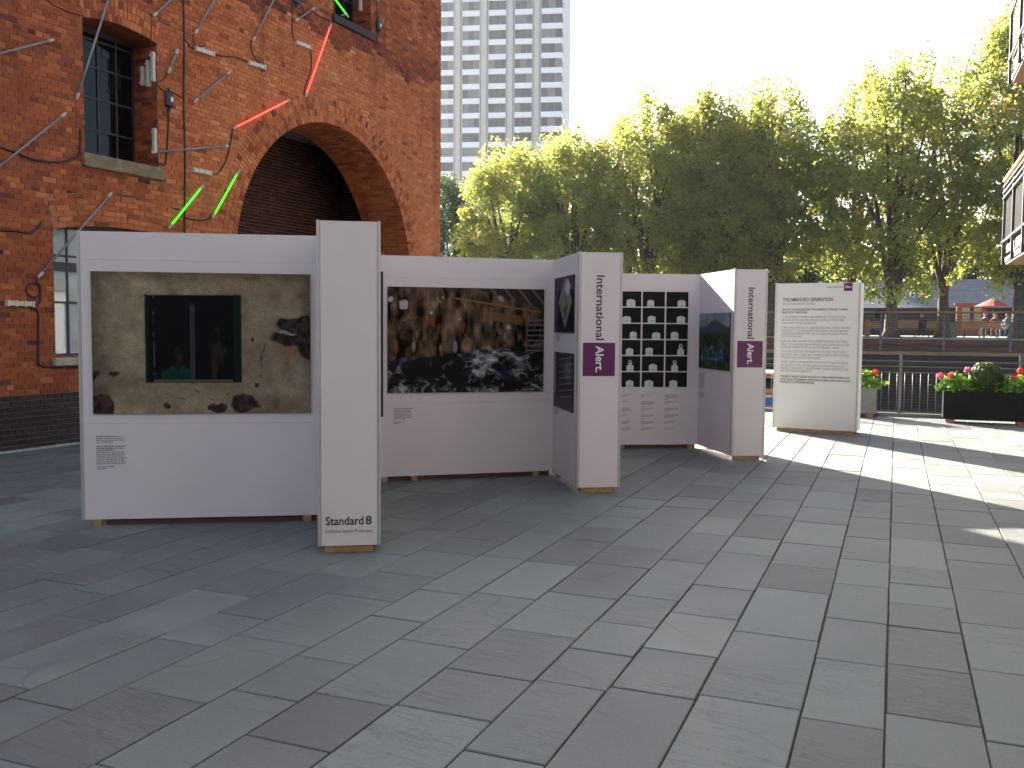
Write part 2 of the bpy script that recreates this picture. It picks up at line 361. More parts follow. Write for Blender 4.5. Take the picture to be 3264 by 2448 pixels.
def paint_window():
    h, w_ = 190, 292; y, x = np.mgrid[0:h, 0:w_]; y = (y+.5)/h; x = (x+.5)/w_
    n1 = fbm(h, w_, 3, 1, 1.5, 7); n2 = fbm(h, w_, 12, 20, 1.5, 5); n3 = fbm(h, w_, 5, 40, 1.5, 6)
    img = np.zeros((h, w_, 3)); img[:] = (.31, .245, .165)
    img *= (.3+1.3*n1)[..., None]*(.5+1.0*n2)[..., None]*(.8+.4*np.random.default_rng(3).random((h, w_)))[..., None]
    lay(img, .45*sstep(.5, .75, n3), (.3, .2, .12)); lay(img, .5*sstep(.55, .3, n3)*sstep(.1, .0, np.abs(x-.1)), (.2, .16, .11))
    img *= (.55+.45*sstep(0, .12, x)*sstep(1, .9, x)*sstep(-.02, .1, y))[..., None]
    lay(img, .55*sstep(.07, 0, np.abs(y-.82))*sstep(.22, .26, x)*sstep(.7, .64, x)*sstep(.35, .6, n2), (.2, .12, .075))
    lay(img, .6*sstep(.06, .0, np.abs(y-.09-.03*n1))*sstep(.5, .7, x)*n1, (.36, .2, .1))
    dx = (n2-.5)*.05; dy = (fbm(h, w_, 9, 77, 1.5)-.5)*.09
    def blob(cx, cy, rx, ry, e=.12):
        d = np.sqrt(((x+dx-cx)/rx)**2+((y+dy-cy)/ry)**2); return sstep(1+e, 1-e, d)
    stone = (.008+.13*fbm(h, w_, 26, 5, 1.5)**2)[..., None]*np.array([1, .72, .6])
    hole = np.maximum.reduce([blob(.955, .37, .12, .07), blob(.95, .46, .13, .075), blob(1.02, .53, .08, .09), blob(.02, .96, .085, .1), blob(.57, .96, .045, .045), blob(.69, .935, .06, .07), blob(.0, .72, .025, .04), blob(.1, .71, .03, .018), blob(.33, .955, .018, .02), blob(.755, .8, .01, .02), blob(.74, .48, .008, .013)])
    img[:] = img*(1-hole[..., None])+stone*hole[..., None]
    lay(img, .5*blob(.9, .56, .08, .07, .5)*(1-hole), (.3, .13, .07))
    lay(img, blob(.885, .425, .045, .012), (.3, .27, .23))
    for (a, b, c, d) in ((.72, .4, .82, .46), (.76, .62, .8, .45), (.33, .86, .46, .92), (.46, .84, .55, .9), (.2, .2, .28, .12), (.6, .88, .66, .8), (.77, .6, .77, .75)):
        t = np.clip(((x-a)*(c-a)+(y-b)*(d-b))/((c-a)**2+(d-b)**2), 0, 1); dd = np.hypot(x-a-t*(c-a)+dx*.5, (y-b-t*(d-b))*.65+dy*.3); lay(img, .8*sstep(.004, .0015, dd), (.06, .04, .03))
    win = sstep(.236, .241, x)*sstep(.68, .675, x)*sstep(.155, .165, y+.012*(x-.24))*sstep(.785, .775, y)
    lay(img, win, (.006, .007, .008))
    lay(img, win*sstep(.255, .25, x), (.012, .022, .02)); lay(img, win*sstep(.272, .276, x)*sstep(.285, .28, x)*(n2 > .5), (.05, .055, .05))
    lay(img, win*sstep(.64, .645, x), (.01, .02, .018))
    sh = win*sstep(.53, .55, x)*sstep(.635, .625, x)*sstep(.4, .5, y+.1*n2); st = fbm(h, w_, 6, 90, 5.)
    lay(img, sh*sstep(.5, .7, st)*.6, (.05, .034, .025))
    lay(img, sstep(.44, .443, x)*sstep(.466, .463, x)*sstep(.2, .25, y)*sstep(.79, .78, y), (.04, .045, .055))
    lay(img, sstep(.275, .28, x)*sstep(.64, .635, x)*sstep(.755, .76, y)*sstep(.778, .77, y), (.11, .1, .08))
    # the seated youth in a green shirt
    sd_ = np.clip((x-.385)/.075, -1, 1); lay(img, sstep(1.06, .98, np.abs((x-.385)/.075))*sstep(.645+.055*np.abs(sd_)**1.5, .66+.06*np.abs(sd_)**1.5, y)*sstep(.757, .752, y)*(x < .441), (.007, .04, .025))
    lay(img, .7*sstep(.012, .0, np.abs(np.abs(x-.385)-.018-.25*(.7-y)))*sstep(.655, .665, y)*sstep(.71, .7, y), (.01, .06, .04))
    lay(img, sstep(1.1, .9, np.hypot((x-.386)/.022, (y-.585)/.06)), (.02, .013, .01))
    lay(img, .8*sstep(1., .5, np.hypot((x-.392)/.012, (y-.6)/.03)), (.045, .026, .018)); lay(img, sstep(1.1, .8, np.hypot((x-.386)/.012, (y-.66)/.03)), (.02, .013, .01))
    return np.clip(img*.86, .003, .9)
def paint_store():
    h, w_ = 132, 200; y, x = np.mgrid[0:h, 0:w_]; y = (y+.5)/h; x = (x+.5)/w_
    img = np.zeros((h, w_, 3)); st = fbm(h, w_, 4, 3, 6., 6); n = fbm(h, w_, 9, 31, 1.5, 6); hu = fbm(h, w_, 7, 61, 2.5, 4); st2 = fbm(h, w_, 6, 14, 4., 5)
    img[:] = (.13, .085, .055); img *= (.04+3.6*np.clip(st*st2*2-.3, 0, 1)*n*1.4)[..., None]
    lay(img, .6*sstep(.6, .72, hu)*sstep(.45, .6, st2), (.1, .05, .03)); lay(img, .55*sstep(.33, .24, hu)*sstep(.45, .6, st), (.05, .06, .055)); lay(img, sstep(.73, .78, n)*sstep(.5, .58, st2), (.32, .3, .27))
    fl = .69-.16*x+.02*np.sin(x*30)*n
    flo = sstep(fl-.02, fl+.02, y); r1 = fbm(h, w_, 8, 9, .8, 6); fold = np.abs(fbm(h, w_, 6, 19, 1., 5)-.5)
    f2 = np.abs(fbm(h, w_, 10, 29, 1.2, 4)-.5); g = .012+.3*sstep(.06, .0, fold)*sstep(.3, .6, r1)+.26*sstep(.05, 0, f2)*sstep(.45, .6, r1)+.12*sstep(.52, .7, r1)
    img[:] = img*(1-flo[..., None])+(g[..., None]*np.array([.92, .96, 1.]))*flo[..., None]
    lay(img, flo*.7*sstep(.62, .7, fbm(h, w_, 5, 71, 1.5)), (.03, .014, .045)); lay(img, flo*.6*sstep(.66, .72, fbm(h, w_, 6, 75, 2.)), (.07, .042, .025))
    roof = sstep(.02, -.01, y-.42*np.clip(x-.52, 0, 1)+.01)*(x > .5); lay(img, roof, (.035, .03, .03))
    for k in range(6):
        c = .56+.09*k; lay(img, roof*sstep(.012, .004, np.abs(x-c-.55*y)), (.16, .11, .06))
    lay(img, sstep(.012, .004, np.abs(y-.1-.22*(x-.42)))*(x > .42)*(x < .98), (.2, .12, .06))
    lay(img, sstep(.6, .62, x)*sstep(.86, .84, x)*sstep(.2, .22, y-.2*(x-.6))*sstep(.31, .29, y-.2*(x-.6))*.8, (.17, .085, .04))
    for k in range(7):
        lay(img, (x > .885)*sstep(.012, .004, np.abs(y-.3-.05*k)), (.12, .115, .11))
    lay(img, (x > .88)*(x < .892)*(y < .62)*(y > .2)*1., (.15, .08, .04))
    for cx, cy, s in ((.1, .17, .02), (.44, .3, .013), (.02, .12, .012), (.27, .24, .007), (.76, .37, .016)):
        lay(img, sstep(1.3, .8, np.hypot((x-cx)/s, (y-cy)/(s*1.6))+3*(n-.5)+2*(st2-.5)), (.4, .37, .33))
    for cx, cy, c in ((.28, .33, (.25, .05, .03)), (.47, .38, (.2, .04, .03)), (.16, .56, (.3, .22, .14)), (.33, .58, (.3, .14, .12)), (.42, .56, (.22, .24, .3)), (.05, .55, (.24, .06, .05)), (.74, .46, (.1, .22, .18))):
        lay(img, .8*sstep(1.2, .6, np.hypot((x-cx)/.012, (y-cy)/.05)+n-.5), c)
    return np.clip(img, .003, .9)
def paint_portrait(seed, veil=False):
    r = random.Random(seed); h, w_ = 30, 45; y, x = np.mgrid[0:h, 0:w_]; y = (y+.5)/h; x = (x+.5)/w_
    img = np.zeros((h, w_, 3)); img[:] = (.012, .011, .012); img += (.01*fbm(h, w_, 5, seed))[..., None]
    cx = r.uniform(.3, .7); hy = r.uniform(.33, .42); s = r.uniform(.15, .2)
    sh = np.abs(x-cx)/s; lay(img, sstep(1.05, .92, sh)*sstep(hy+.14+.1*sh**2, hy+.2+.1*sh**2, y), (.62, .62, .6))
    lay(img, sstep(.03, .0, np.abs(x-cx-.02))*sstep(hy+.2, hy+.25, y)*.5, (.25, .25, .25))
    lay(img, sstep(.2, .1, np.abs(x-cx))*sstep(.02, 0, np.abs(y-.84-r.uniform(0, .1)))*.6, (.06, .04, .03))
    if veil: lay(img, sstep(1.1, .85, np.hypot((x-cx)/.085, (y-hy-.03)/.17)), (.6, .6, .58))
    lay(img, sstep(1.1, .85, np.hypot((x-cx)/(.04 if veil else .052), (y-hy)/(.09 if veil else .125))), (.03, .02, .015))
    return img
def paint_soft(seed, a, b, c):
    h, w_ = 60, 90; y, x = np.mgrid[0:h, 0:w_]; y = (y+.5)/h; x = (x+.5)/w_; n = fbm(h, w_, 4, seed, 1.4)
    img = np.zeros((h, w_, 3)); img[:] = a; lay(img, sstep(.42, .6, n), b); return img, x, y, n
def paint_hill():
    img, x, y, n = paint_soft(5, (.16, .2, .25), (.24, .27, .31), 0); h, w_ = x.shape
    f = fbm(h, w_, 9, 8, 1.4)
    hill = sstep(-.02, .02, y-.27+.14*np.exp(-((x-.55)/.25)**2)+.03*n); lay(img, hill, (.06, .075, .085))
    gr = sstep(-.03, .03, y-.36+.03*f); lay(img, gr, (.035, .05, .025)); lay(img, gr*sstep(.5, .7, f)*.7, (.09, .1, .045)); lay(img, gr*sstep(.45, .3, f)*.8, (.012, .02, .012))
    crowd = sstep(.14, .1, np.abs(y-.72+.1*(f-.5)))*sstep(.03, .1, x)*sstep(.9, .8, x)*sstep(.48, .56, fbm(h, w_, 16, 33, 1.2)); lay(img, crowd, (.035, .06, .24)); lay(img, crowd*sstep(.6, .65, fbm(h, w_, 22, 37, 1.4)), (.25, .28, .4))
    return img
def paint_page(seed):
    img, x, y, n = paint_soft(seed, (.05, .035, .06), (.09, .05, .09), 0); h, w_ = x.shape
    if seed == 4:
        lay(img, (x > .2)*(y > .25)*(y < .97)*1., (.012, .012, .022))
        lay(img, sstep(.02, 0, np.abs(x-.58)*.75+np.abs(y-.45)*.55-.25)*1., (.22, .2, .16)); lay(img, sstep(.02, 0, np.abs(x-.7)+np.abs(y-.2)-.15)*.9, (.5, .48, .46))
        lay(img, sstep(.02, 0, np.abs(x-.6)+np.abs(y-.55)*.5-.12)*sstep(.4, .6, fbm(h, w_, 9, 2)), (.09, .07, .05))
    else:
        lay(img, sstep(.1, 0, np.abs(x-.05)), (.3, .24, .27)); lay(img, (x > .15)*.8, (.045, .035, .045))
        lay(img, (x > .3)*sstep(.05, .02, np.abs(((y*9+x) % 1)-.5)*.3)*.7, (.2, .19, .2)); lay(img, sstep(.3, 0, np.hypot(x-.75, y-.3))*.5, (.3, .27, .27)); lay(img, sstep(.7, .85, y), (.1, .07, .09))
    return img

# ================================================================== SETTING
def sheet(name, pts, mat, kind='structure'):
    me = bpy.data.meshes.new(name); me.from_pydata([tuple(p) for p in pts], [], [tuple(range(len(pts)))]); me.materials.append(mat)
    return tag(link(bpy.data.objects.new(name, me)), kind=kind)
QUAY = 20.35      # edge of the dock, measured along E2
FARQ = 42.0       # far quay
M_GROUND = plain('distant_ground', (.2, .19, .17), .95, vary=.2, scale=.2)
sheet('ground', [(-250, -55, -4.2), (250, -55, -4.2), (250, 410, -4.2), (-250, 410, -4.2)], M_GROUND)
def water_mat():
    M, t, b = newmat('dock_water'); p = geopos(t); b.inputs['Base Color'].default_value = (.012, .018, .014, 1); b.inputs['Roughness'].default_value = .08
    t.links.new(ramp(t, noise(t, .4, 3, .5, p), [(.3, (.01, .015, .011)), (.7, (.018, .024, .018))]), b.inputs['Base Color'])
    bump(t, b, noise(t, 3.5, 4, .55, p, .6), .25, .05); return M
sheet('water', [G(-60, QUAY-.05, -1.9), G(60, QUAY-.05, -1.9), G(60, FARQ+.2, -1.9), G(-60, FARQ+.2, -1.9)], water_mat())
mb = MB(); mb.obox(G(-60, -25, -3.5), 120*E1, (QUAY+25)*E2, (0, 0, 3.486))
pav = mb.build('pavement', M_JOINT); tag(pav, kind='structure')
fixn(pav)
mb = MB(); mb.obox(G(-160, FARQ+.32, -3.5), 320*E1, 130*E2, (0, 0, 4.88))
ter = fixn(mb.build('terrace', M_CONC)); tag(ter, kind='structure')

# facade frame (needed to cull the slabs)
FA = R_(25.0); A0 = np.array([-6.79, 12.33, 0]); EU = np.array([math.sin(FA), math.cos(FA), 0]); FN = np.array([math.cos(FA), -math.sin(FA), 0])
def Fpx(px, off=0.):
    p = onplane(px, A0+FN*off, FN); return float(np.dot(p-A0, EU)), float(p[2])
def Fw(u, v, off=0.): p = A0+EU*u+FN*off; return (float(p[0]), float(p[1]), v)
def project(p):
    c = CM @ (np.array(p, float)-EO); return (1632+FPX*c[0]/c[2], 1224+FPX*c[1]/c[2], c[2])

# slate slabs, row by row
rows = [-3.345, -2.85, -2.48, -2.057, -1.58, -1.222, -.811, -.345, .005, .395]
rr = random.Random(5)
while rows[-1] < 9: rows.append(rows[-1]+rr.choice([.345, .37, .41, .46, .48]))
while rows[0] > -15: rows.insert(0, rows[0]-rr.choice([.345, .37, .41, .46, .48]))
slabs = []
for a0, a1 in zip(rows, rows[1:]):
    b = rr.uniform(-.5, .3)
    while b < QUAY-.1:
        L = rr.choice([.5, .6, .68, .75, .82, .9, 1.0]); e = min(b+L, QUAY-.02)
        if QUAY-e < .25: e = QUAY-.02
        c = np.array(G((a0+a1)/2, (b+e)/2)); x, y = c[0], c[1]
        vis = y > .6 and abs(x) < .66*y+1.6 and np.dot(c-A0, FN) > -.3
        if np.dot(c-A0, FN) <= -.3 and 3.6 < np.dot(c-A0, EU) < 11.4 and np.dot(c-A0, FN) > -5: vis = True
        if vis: slabs.append((a0, a1, b, e, c))
        b = e
def slab_geo(mb, w_, l, o, tilt):
    g = rr.uniform(.0025, .0065); bv = .005; hw, hl = w_/2-g, l/2-g
    z = [tilt[0]*sx*hw+tilt[1]*sy*hl for sx, sy in ((-1, -1), (1, -1), (1, 1), (-1, 1))]
    wob = [(rr.uniform(-.002, .002), rr.uniform(-.002, .002)) for _ in range(4)]
    n = len(mb.v)
    for (sx, sy), zz, wb in zip(((-1, -1), (1, -1), (1, 1), (-1, 1)), z, wob): mb.v.append(tuple(np.array(o)+E1*(sx*(hw-bv)+wb[0])+E2*(sy*(hl-bv)+wb[1])+np.array([0, 0, zz])))
    for (sx, sy), zz, wb in zip(((-1, -1), (1, -1), (1, 1), (-1, 1)), z, wob): mb.v.append(tuple(np.array(o)+E1*(sx*hw+wb[0])+E2*(sy*hl+wb[1])+np.array([0, 0, zz-.004])))
    for (sx, sy), zz, wb in zip(((-1, -1), (1, -1), (1, 1), (-1, 1)), z, wob): mb.v.append(tuple(np.array(o)+E1*(sx*hw+wb[0])+E2*(sy*hl+wb[1])+np.array([0, 0, -.02])))
    mb.f.append((n, n+1, n+2, n+3)); mb.t.append(mb.cur)
    for r in (0, 4):
        for j in range(4):
            k = (j+1) % 4; mb.f.append((n+r+4+j, n+r+4+k, n+r+k, n+r+j)); mb.t.append(mb.cur)
def px_area(s):
    x, y, z = project(s[4])
    if not (-60 < x < 3330 and -60 < y < 2520): return 0
    return (s[1]-s[0])*(s[3]-s[2])/z**3
slabs.sort(key=px_area, reverse=True)
rest = MB()
for i, s in enumerate(slabs):
    tn = min(1, max(0, rr.gauss(.5, .2))); o = s[4].copy(); o[2] = rr.uniform(-.0015, .0015); tilt = (rr.uniform(-.003, .003), rr.uniform(-.003, .003))
    if i < 300:
        mb = MB(); mb.cur = tn; slab_geo(mb, s[1]-s[0], s[3]-s[2], (0, 0, 0), tilt)
        ob = mb.build('slab', M_SLAB, pav, tinted=True); ob.location = o
    else:
        rest.cur = tn; slab_geo(rest, s[1]-s[0], s[3]-s[2], o, tilt)
tag(rest.build('paving_slabs', M_SLAB, pav, tinted=True), kind='stuff')

# ================================================================== BRICK WAREHOUSE
bld = empty('brick_warehouse', tuple(A0), R_(65)); tag(bld, 'orange-red brick warehouse with a wide round archway and arched steel windows', 'building')
U0, U1, VT = -3.2, 11.85, 11.4
CO = .075
AC, AV, AR, ARING = 7.51, 2.85, 2.92, .49
W = {'w1': dict(u0=1.45, u1=2.84, v0=4.19, sp=6.10, rise=.085, t=.36), 'w2': dict(u0=.89, u1=3.5, v0=1.25, sp=3.045, rise=.125, t=.47), 'w3': dict(u0=7.49, u1=8.83, v0=7.96, sp=9.85, rise=.085, t=.36)}
for q in W.values():
    q['c'] = (q['u0']+q['u1'])/2; h = (q['u1']-q['u0'])/2; q['R'] = (h*h+q['rise']**2)/(2*q['rise']); q['vc'] = q['sp']+q['rise']-q['R']; q['al'] = math.asin(h/q['R'])
def blocked(v):
    out = []
    for q in W.values():
        h = (q['u1']-q['u0'])/2; top = q['vc']+q['R']+q['t']
        if q['v0'] < v < top:
            hw = h+max(0, v-q['sp'])*math.tan(q['al'])
            if v > q['sp']:
                ro = q['R']+q['t']; d = v-q['vc']; hw = min(hw, math.sqrt(max(0, ro*ro-d*d)))
            out.append((q['c']-hw, q['c']+hw))
    if v < AV: out.append((AC-AR, AC+AR))
    elif v < AV+AR+ARING:
        h = math.sqrt((AR+ARING)**2-(v-AV)**2); out.append((AC-h, AC+h))
    return sorted(out)
# soot line: bricks above it keep their old dark skin
s1 = Fpx((880, 40)); s2 = Fpx((1385, 275)); s3 = Fpx((1130, 150))
def region(u, v):
    line = s1[1]+(s2[1]-s1[1])*(u-s1[0])/(s2[0]-s1[0])
    sh = 0.
    hgt = v-line-.12*math.sin(u*2.3)-.06*math.sin(u*7.1)
    if hgt > 0: sh -= .1+.22*max(0, 1-hgt/(.45+.3*math.sin(u*1.3)**2))
    else:
        d = math.hypot(u-AC, v-AV)
        if v > 2 and d < 5: sh += .12*max(0, 1-abs(d-3.9)/1.6)
    if u > 11.2 and v < line+1: sh += .05
    if u < 4.5: sh -= .15*min(1, (4.5-u)/3)
    return sh
def brick_tint(u, v, r):
    t = r.gauss(.6, .07)+region(u, v); k = r.random()
    if k < .05: t -= r.uniform(.12, .28)
    elif k > .95: t += r.uniform(.12, .25)
    return min(1, max(.02, t))
rb = random.Random(3)
wallb, plinb, mort, mort2 = MB(), MB(), MB(), MB()
cand = []
def bbox(mb, u0, u1, v0, v1, t, pro): mb.cur = t; mb.obox((u0, -pro, v0), (u1-u0, 0, 0), (0, pro+.014, 0), (0, 0, v1-v0), skip=(4,))
i = 0; v = 0.
while v < VT:
    vm = v+CO/2; bl = blocked(vm); free = []; cur = U0
    for a, b in bl:
        if a > cur: free.append((cur, a))
        cur = max(cur, b)
    free.append((cur, U1))
    plinth = v+CO*.5 < .735
    for a, b in free:
        ma, mb_ = a-(0 if a == U0 else .0), b
        (mort2 if plinth else mort).quad((ma, .0075, v), (mb_, .0075, v), (mb_, .0075, v+CO), (ma, .0075, v+CO))
        hd = i % 4 == 3; pitch = .1125 if hd else .225; x = U0+(-.05625 if hd else (0, -.1125)[i % 2])
        k0 = math.floor((a-x)/pitch); x += k0*pitch
        while x < b:
            l, r = max(x+.005, a+(.004 if a > U0 else 0)), min(x+pitch-.005, b-.004)
            if b == U1: r = min(x+pitch-.005, b+(.012 if i % 2 else -.004))
            if r-l > .028:
                full = abs((r-l)-(pitch-.01)) < 1e-6
                t = rb.uniform(.1, .7) if plinth else brick_tint((l+r)/2, vm, rb); pro = rb.uniform(0, .005)
                P = project(Fw((l+r)/2, vm)); hid = P[0] > 245 and P[1] > 735
                if full and P[0] > -5 and P[0] < 3264 and P[1] > 0 and P[1] < 2448 and not hid: cand.append(((r-l)/P[2]**2, l, r, v+.005, v+CO-.005, t, pro, plinth, pitch))
                else: bbox(plinb if plinth else wallb, l, r, v+.005, v+CO-.005, t, pro)
            x += pitch
    v += CO; i += 1
cand.sort(key=lambda c: c[0], reverse=True)
proto = {}
for c in cand[:280]:
    key = (round(c[8], 4), c[7])
    if key not in proto:
        q = MB(); bbox(q, 0, c[2]-c[1], 0, CO-.01, 0, 0); proto[key] = q.mesh('brick', M_PLINTH if c[7] else M_BRICK)
    ob = bpy.data.objects.new('brick', proto[key]); link(ob, bld); ob.location = (c[1], -c[6], c[3]); ob['tint_o'] = c[5]
for c in cand[280:]: bbox(plinb if c[7] else wallb, *c[1:5], c[5], c[6])

# rings of the arch and the segmental window heads
ringm = MB()
def voussoirs(cu, cv, r0, r1, a0, a1, nr, step, tb, stag=False):
    th = (r1-r0)/nr
    n = 40
    for k in range(n):
        x, y = a0+(a1-a0)*k/n, a0+(a1-a0)*(k+1)/n
        ringm.quad(*[(cu+rad*math.sin(q), .0095, cv+rad*math.cos(q)) for rad, q in ((r0, x), (r0, y), (r1+.01, y), (r1+.01, x))])
    for j in range(nr):
        ri, ro = r0+j*th+.006, r0+(j+1)*th-.006; m_ = max(3, int((a1-a0)*(ri+th/2)/step)); da = (a1-a0)/m_; g = .005/ri; sh_ = da/2 if stag and j % 2 else 0
        for k in range(m_):
            x, y = a0+k*da+g+sh_, min(a0+(k+1)*da-g+sh_, a1-.0005); pro = rb.uniform(.0, .005); P = [(cu+rad*math.sin(q), cv+rad*math.cos(q)) for rad, q in ((ri, x), (ri, y), (ro, y), (ro, x))]
            wallb.cur = min(1, max(.05, tb+rb.gauss(0, .1)+(-.24 if rb.random() < .16 else 0)))
            f = [(p[0], -pro, p[1]) for p in P]; bk = [(p[0], .014, p[1]) for p in P]
            wallb.quad(*f)
            for a in range(4): b = (a+1) % 4; wallb.quad(f[b], f[a], bk[a], bk[b])
voussoirs(AC, AV, AR, AR+ARING, -math.pi/2, math.pi/2, 4, .078, .66)
for k, q in W.items(): voussoirs(q['c'], q['vc'], q['R'], q['R']+q['t'], -q['al'], q['al'], 6 if k == 'w2' else 3, .225 if k == 'w2' else .078, .62 if k != 'w3' else .45, k == 'w2')
# reveals: a brick skin in any plane
def skin(mb, mo, o, a, b, la, lb, nrm, tb, dark=0., pl=.225):
    """o origin, a unit along courses (length la), b unit up (length lb), nrm outward unit"""
    o, a, b, nrm = (np.array(q, float) for q in (o, a, b, nrm)); k = 0; z = 0.
    mo.quad(o-nrm*.0075, o+a*la-nrm*.0075, o+a*la+b*lb-nrm*.0075, o+b*lb-nrm*.0075)
    while z < lb-.02:
        h = min(CO, lb-z); x = -(pl/2 if k % 2 else 0)
        while x < la:
            l, r = max(x+.005, 0), min(x+pl-.005, la)
            if r-l > .02:
                mb.cur = min(1, max(.02, tb+rb.gauss(0, .08)-(.2 if rb.random() < .08 else 0)))
                mb.obox(o+a*l+b*(z+.005)-nrm*.014, a*(r-l), b*(h-.01), nrm*(.014+rb.uniform(0, .003)))
            x += pl
        z += CO; k += 1
X, Y, Z = np.eye(3)
for k, q in W.items():
    d = .5; lb = q['sp']-q['v0']
    skin(wallb, mort, (q['u1'], 0.012, q['v0']), Y, Z, d, lb, -X, .42)
    skin(wallb, mort, (q['u0'], 0.012, q['v0']), Y, Z, d, lb, X, .42)
    n = 10
    for j in range(n):   # soffit
        x, y = -q['al']+2*q['al']*j/n, -q['al']+2*q['al']*(j+1)/n; f = lambda t, yy: (q['c']+q['R']*math.sin(t), yy, q['vc']+q['R']*math.cos(t))
        wallb.cur = .3+rb.uniform(0, .15); wallb.quad(f(x, .0), f(y, .0), f(y, d+.02), f(x, d+.02))
# arch barrel
AD = 1.12; nb = 118
for j in range(nb):
    x, y = -math.pi/2+math.pi*j/nb, -math.pi/2+math.pi*(j+1)/nb; p = .0025
    k = -(.1125 if j % 2 else 0)
    c0 = (AC+(AR+.0075)*math.sin(x), AV+(AR+.0075)*math.cos(x)); c1 = (AC+(AR+.0075)*math.sin(y), AV+(AR+.0075)*math.cos(y))
    mort.quad((c0[0], .012, c0[1]), (c0[0], AD, c0[1]), (c1[0], AD, c1[1]), (c1[0], .012, c1[1]))
    g = .005/AR
    while k < AD:
        l, r = max(k+.005, .0), min(k+.22, AD)
        if r-l > .02:
            wallb.cur = min(1, max(.05, .5+rb.gauss(0, .09))); R0 = AR-rb.uniform(0, .004)
            P = [(AC+R0*math.sin(t), AV+R0*math.cos(t)) for t in (x+g, y-g)]; Q = [(AC+(AR+.012)*math.sin(t), AV+(AR+.012)*math.cos(t)) for t in (x+g, y-g)]
            wallb.quad((P[0][0], l, P[0][1]), (P[0][0], r, P[0][1]), (P[1][0], r, P[1][1]), (P[1][0], l, P[1][1]))
            for (a, b) in ((0, 1),):
                wallb.quad((P[0][0], l, P[0][1]), (P[1][0], l, P[1][1]), (Q[1][0], l, Q[1][1]), (Q[0][0], l, Q[0][1]))
                wallb.quad((P[0][0], r, P[0][1]), (P[0][0], l, P[0][1]), (Q[0][0], l, Q[0][1]), (Q[0][0], r, Q[0][1]))
                wallb.quad((P[1][0], l, P[1][1]), (P[1][0], r, P[1][1]), (Q[1][0], r, Q[1][1]), (Q[1][0], l, Q[1][1]))
        k += .225
skin(wallb, mort, (AC+AR, .012, 0), Y, Z, AD-.012, AV, -X, .5)
skin(wallb, mort, (AC-AR, .012, 0), Y, Z, AD-.012, AV, X, .5)
# passage behind the arch; near-black brick tints stand in for its shade
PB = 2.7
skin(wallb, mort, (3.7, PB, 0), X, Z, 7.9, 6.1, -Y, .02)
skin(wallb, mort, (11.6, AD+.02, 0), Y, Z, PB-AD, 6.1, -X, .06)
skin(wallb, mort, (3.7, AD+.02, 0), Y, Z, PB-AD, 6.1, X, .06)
tag(wallb.build('brickwork', M_BRICK, bld, tinted=True), kind='stuff')
tag(plinb.build('plinth_brickwork', M_PLINTH, bld, tinted=True), kind='stuff')
for q_ in (mort.build('mortar_bed', M_MORTAR, bld), mort2.build('plinth_mortar_bed', M_MORTAR2, bld), ringm.build('arch_mortar_bed', M_MORTAR, bld)): tag(q_, kind='stuff')
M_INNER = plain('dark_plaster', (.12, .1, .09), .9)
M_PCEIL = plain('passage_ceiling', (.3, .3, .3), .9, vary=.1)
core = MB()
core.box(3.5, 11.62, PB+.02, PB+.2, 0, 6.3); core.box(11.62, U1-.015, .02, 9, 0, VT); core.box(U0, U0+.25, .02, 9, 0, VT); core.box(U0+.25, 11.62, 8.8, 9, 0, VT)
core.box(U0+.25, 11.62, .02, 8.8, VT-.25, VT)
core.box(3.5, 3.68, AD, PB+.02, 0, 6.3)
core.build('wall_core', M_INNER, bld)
cl = MB(); cl.box(3.7, 11.6, AD+.002, PB+.02, 6.08, 6.3); cl.build('passage_ceiling', M_PCEIL, bld)
# front inner leaf around the openings, so that no light leaks past the thin skin
leaf = MB(); v = 0.
while v < VT-.25:
    cur = U0+.25
    for a, b in blocked(v+.075)+[(11.62, 11.62)]:
        if a-.02 > cur: leaf.box(cur, a-.015, .02, .3, v, v+.1499)
        cur = max(cur, b+.015)
    v += .15
leaf.build('inner_leaf', M_INNER, bld)
# ring of masonry closing the barrel towards the passage
rg = MB()
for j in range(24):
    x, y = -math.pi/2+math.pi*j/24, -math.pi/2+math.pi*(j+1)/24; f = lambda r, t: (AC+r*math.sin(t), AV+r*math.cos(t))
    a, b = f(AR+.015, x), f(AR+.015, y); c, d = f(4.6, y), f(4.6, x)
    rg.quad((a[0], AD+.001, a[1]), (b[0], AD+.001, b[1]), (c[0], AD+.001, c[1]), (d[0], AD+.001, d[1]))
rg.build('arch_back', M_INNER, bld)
# base strip along the wall
ks = MB(); ks.obox(Fw(U0, .001, .085), EU*(AC-AR-U0), -FN*.09, (0, 0, .02)); ks.obox(Fw(AC+AR, .001, .085), EU*(U1-AC-AR), -FN*.09, (0, 0, .02))
tag(fixn(ks.build('base_strip', plain('pale_strip', (.4, .38, .35), .9, vary=.3, scale=8))), kind='structure')

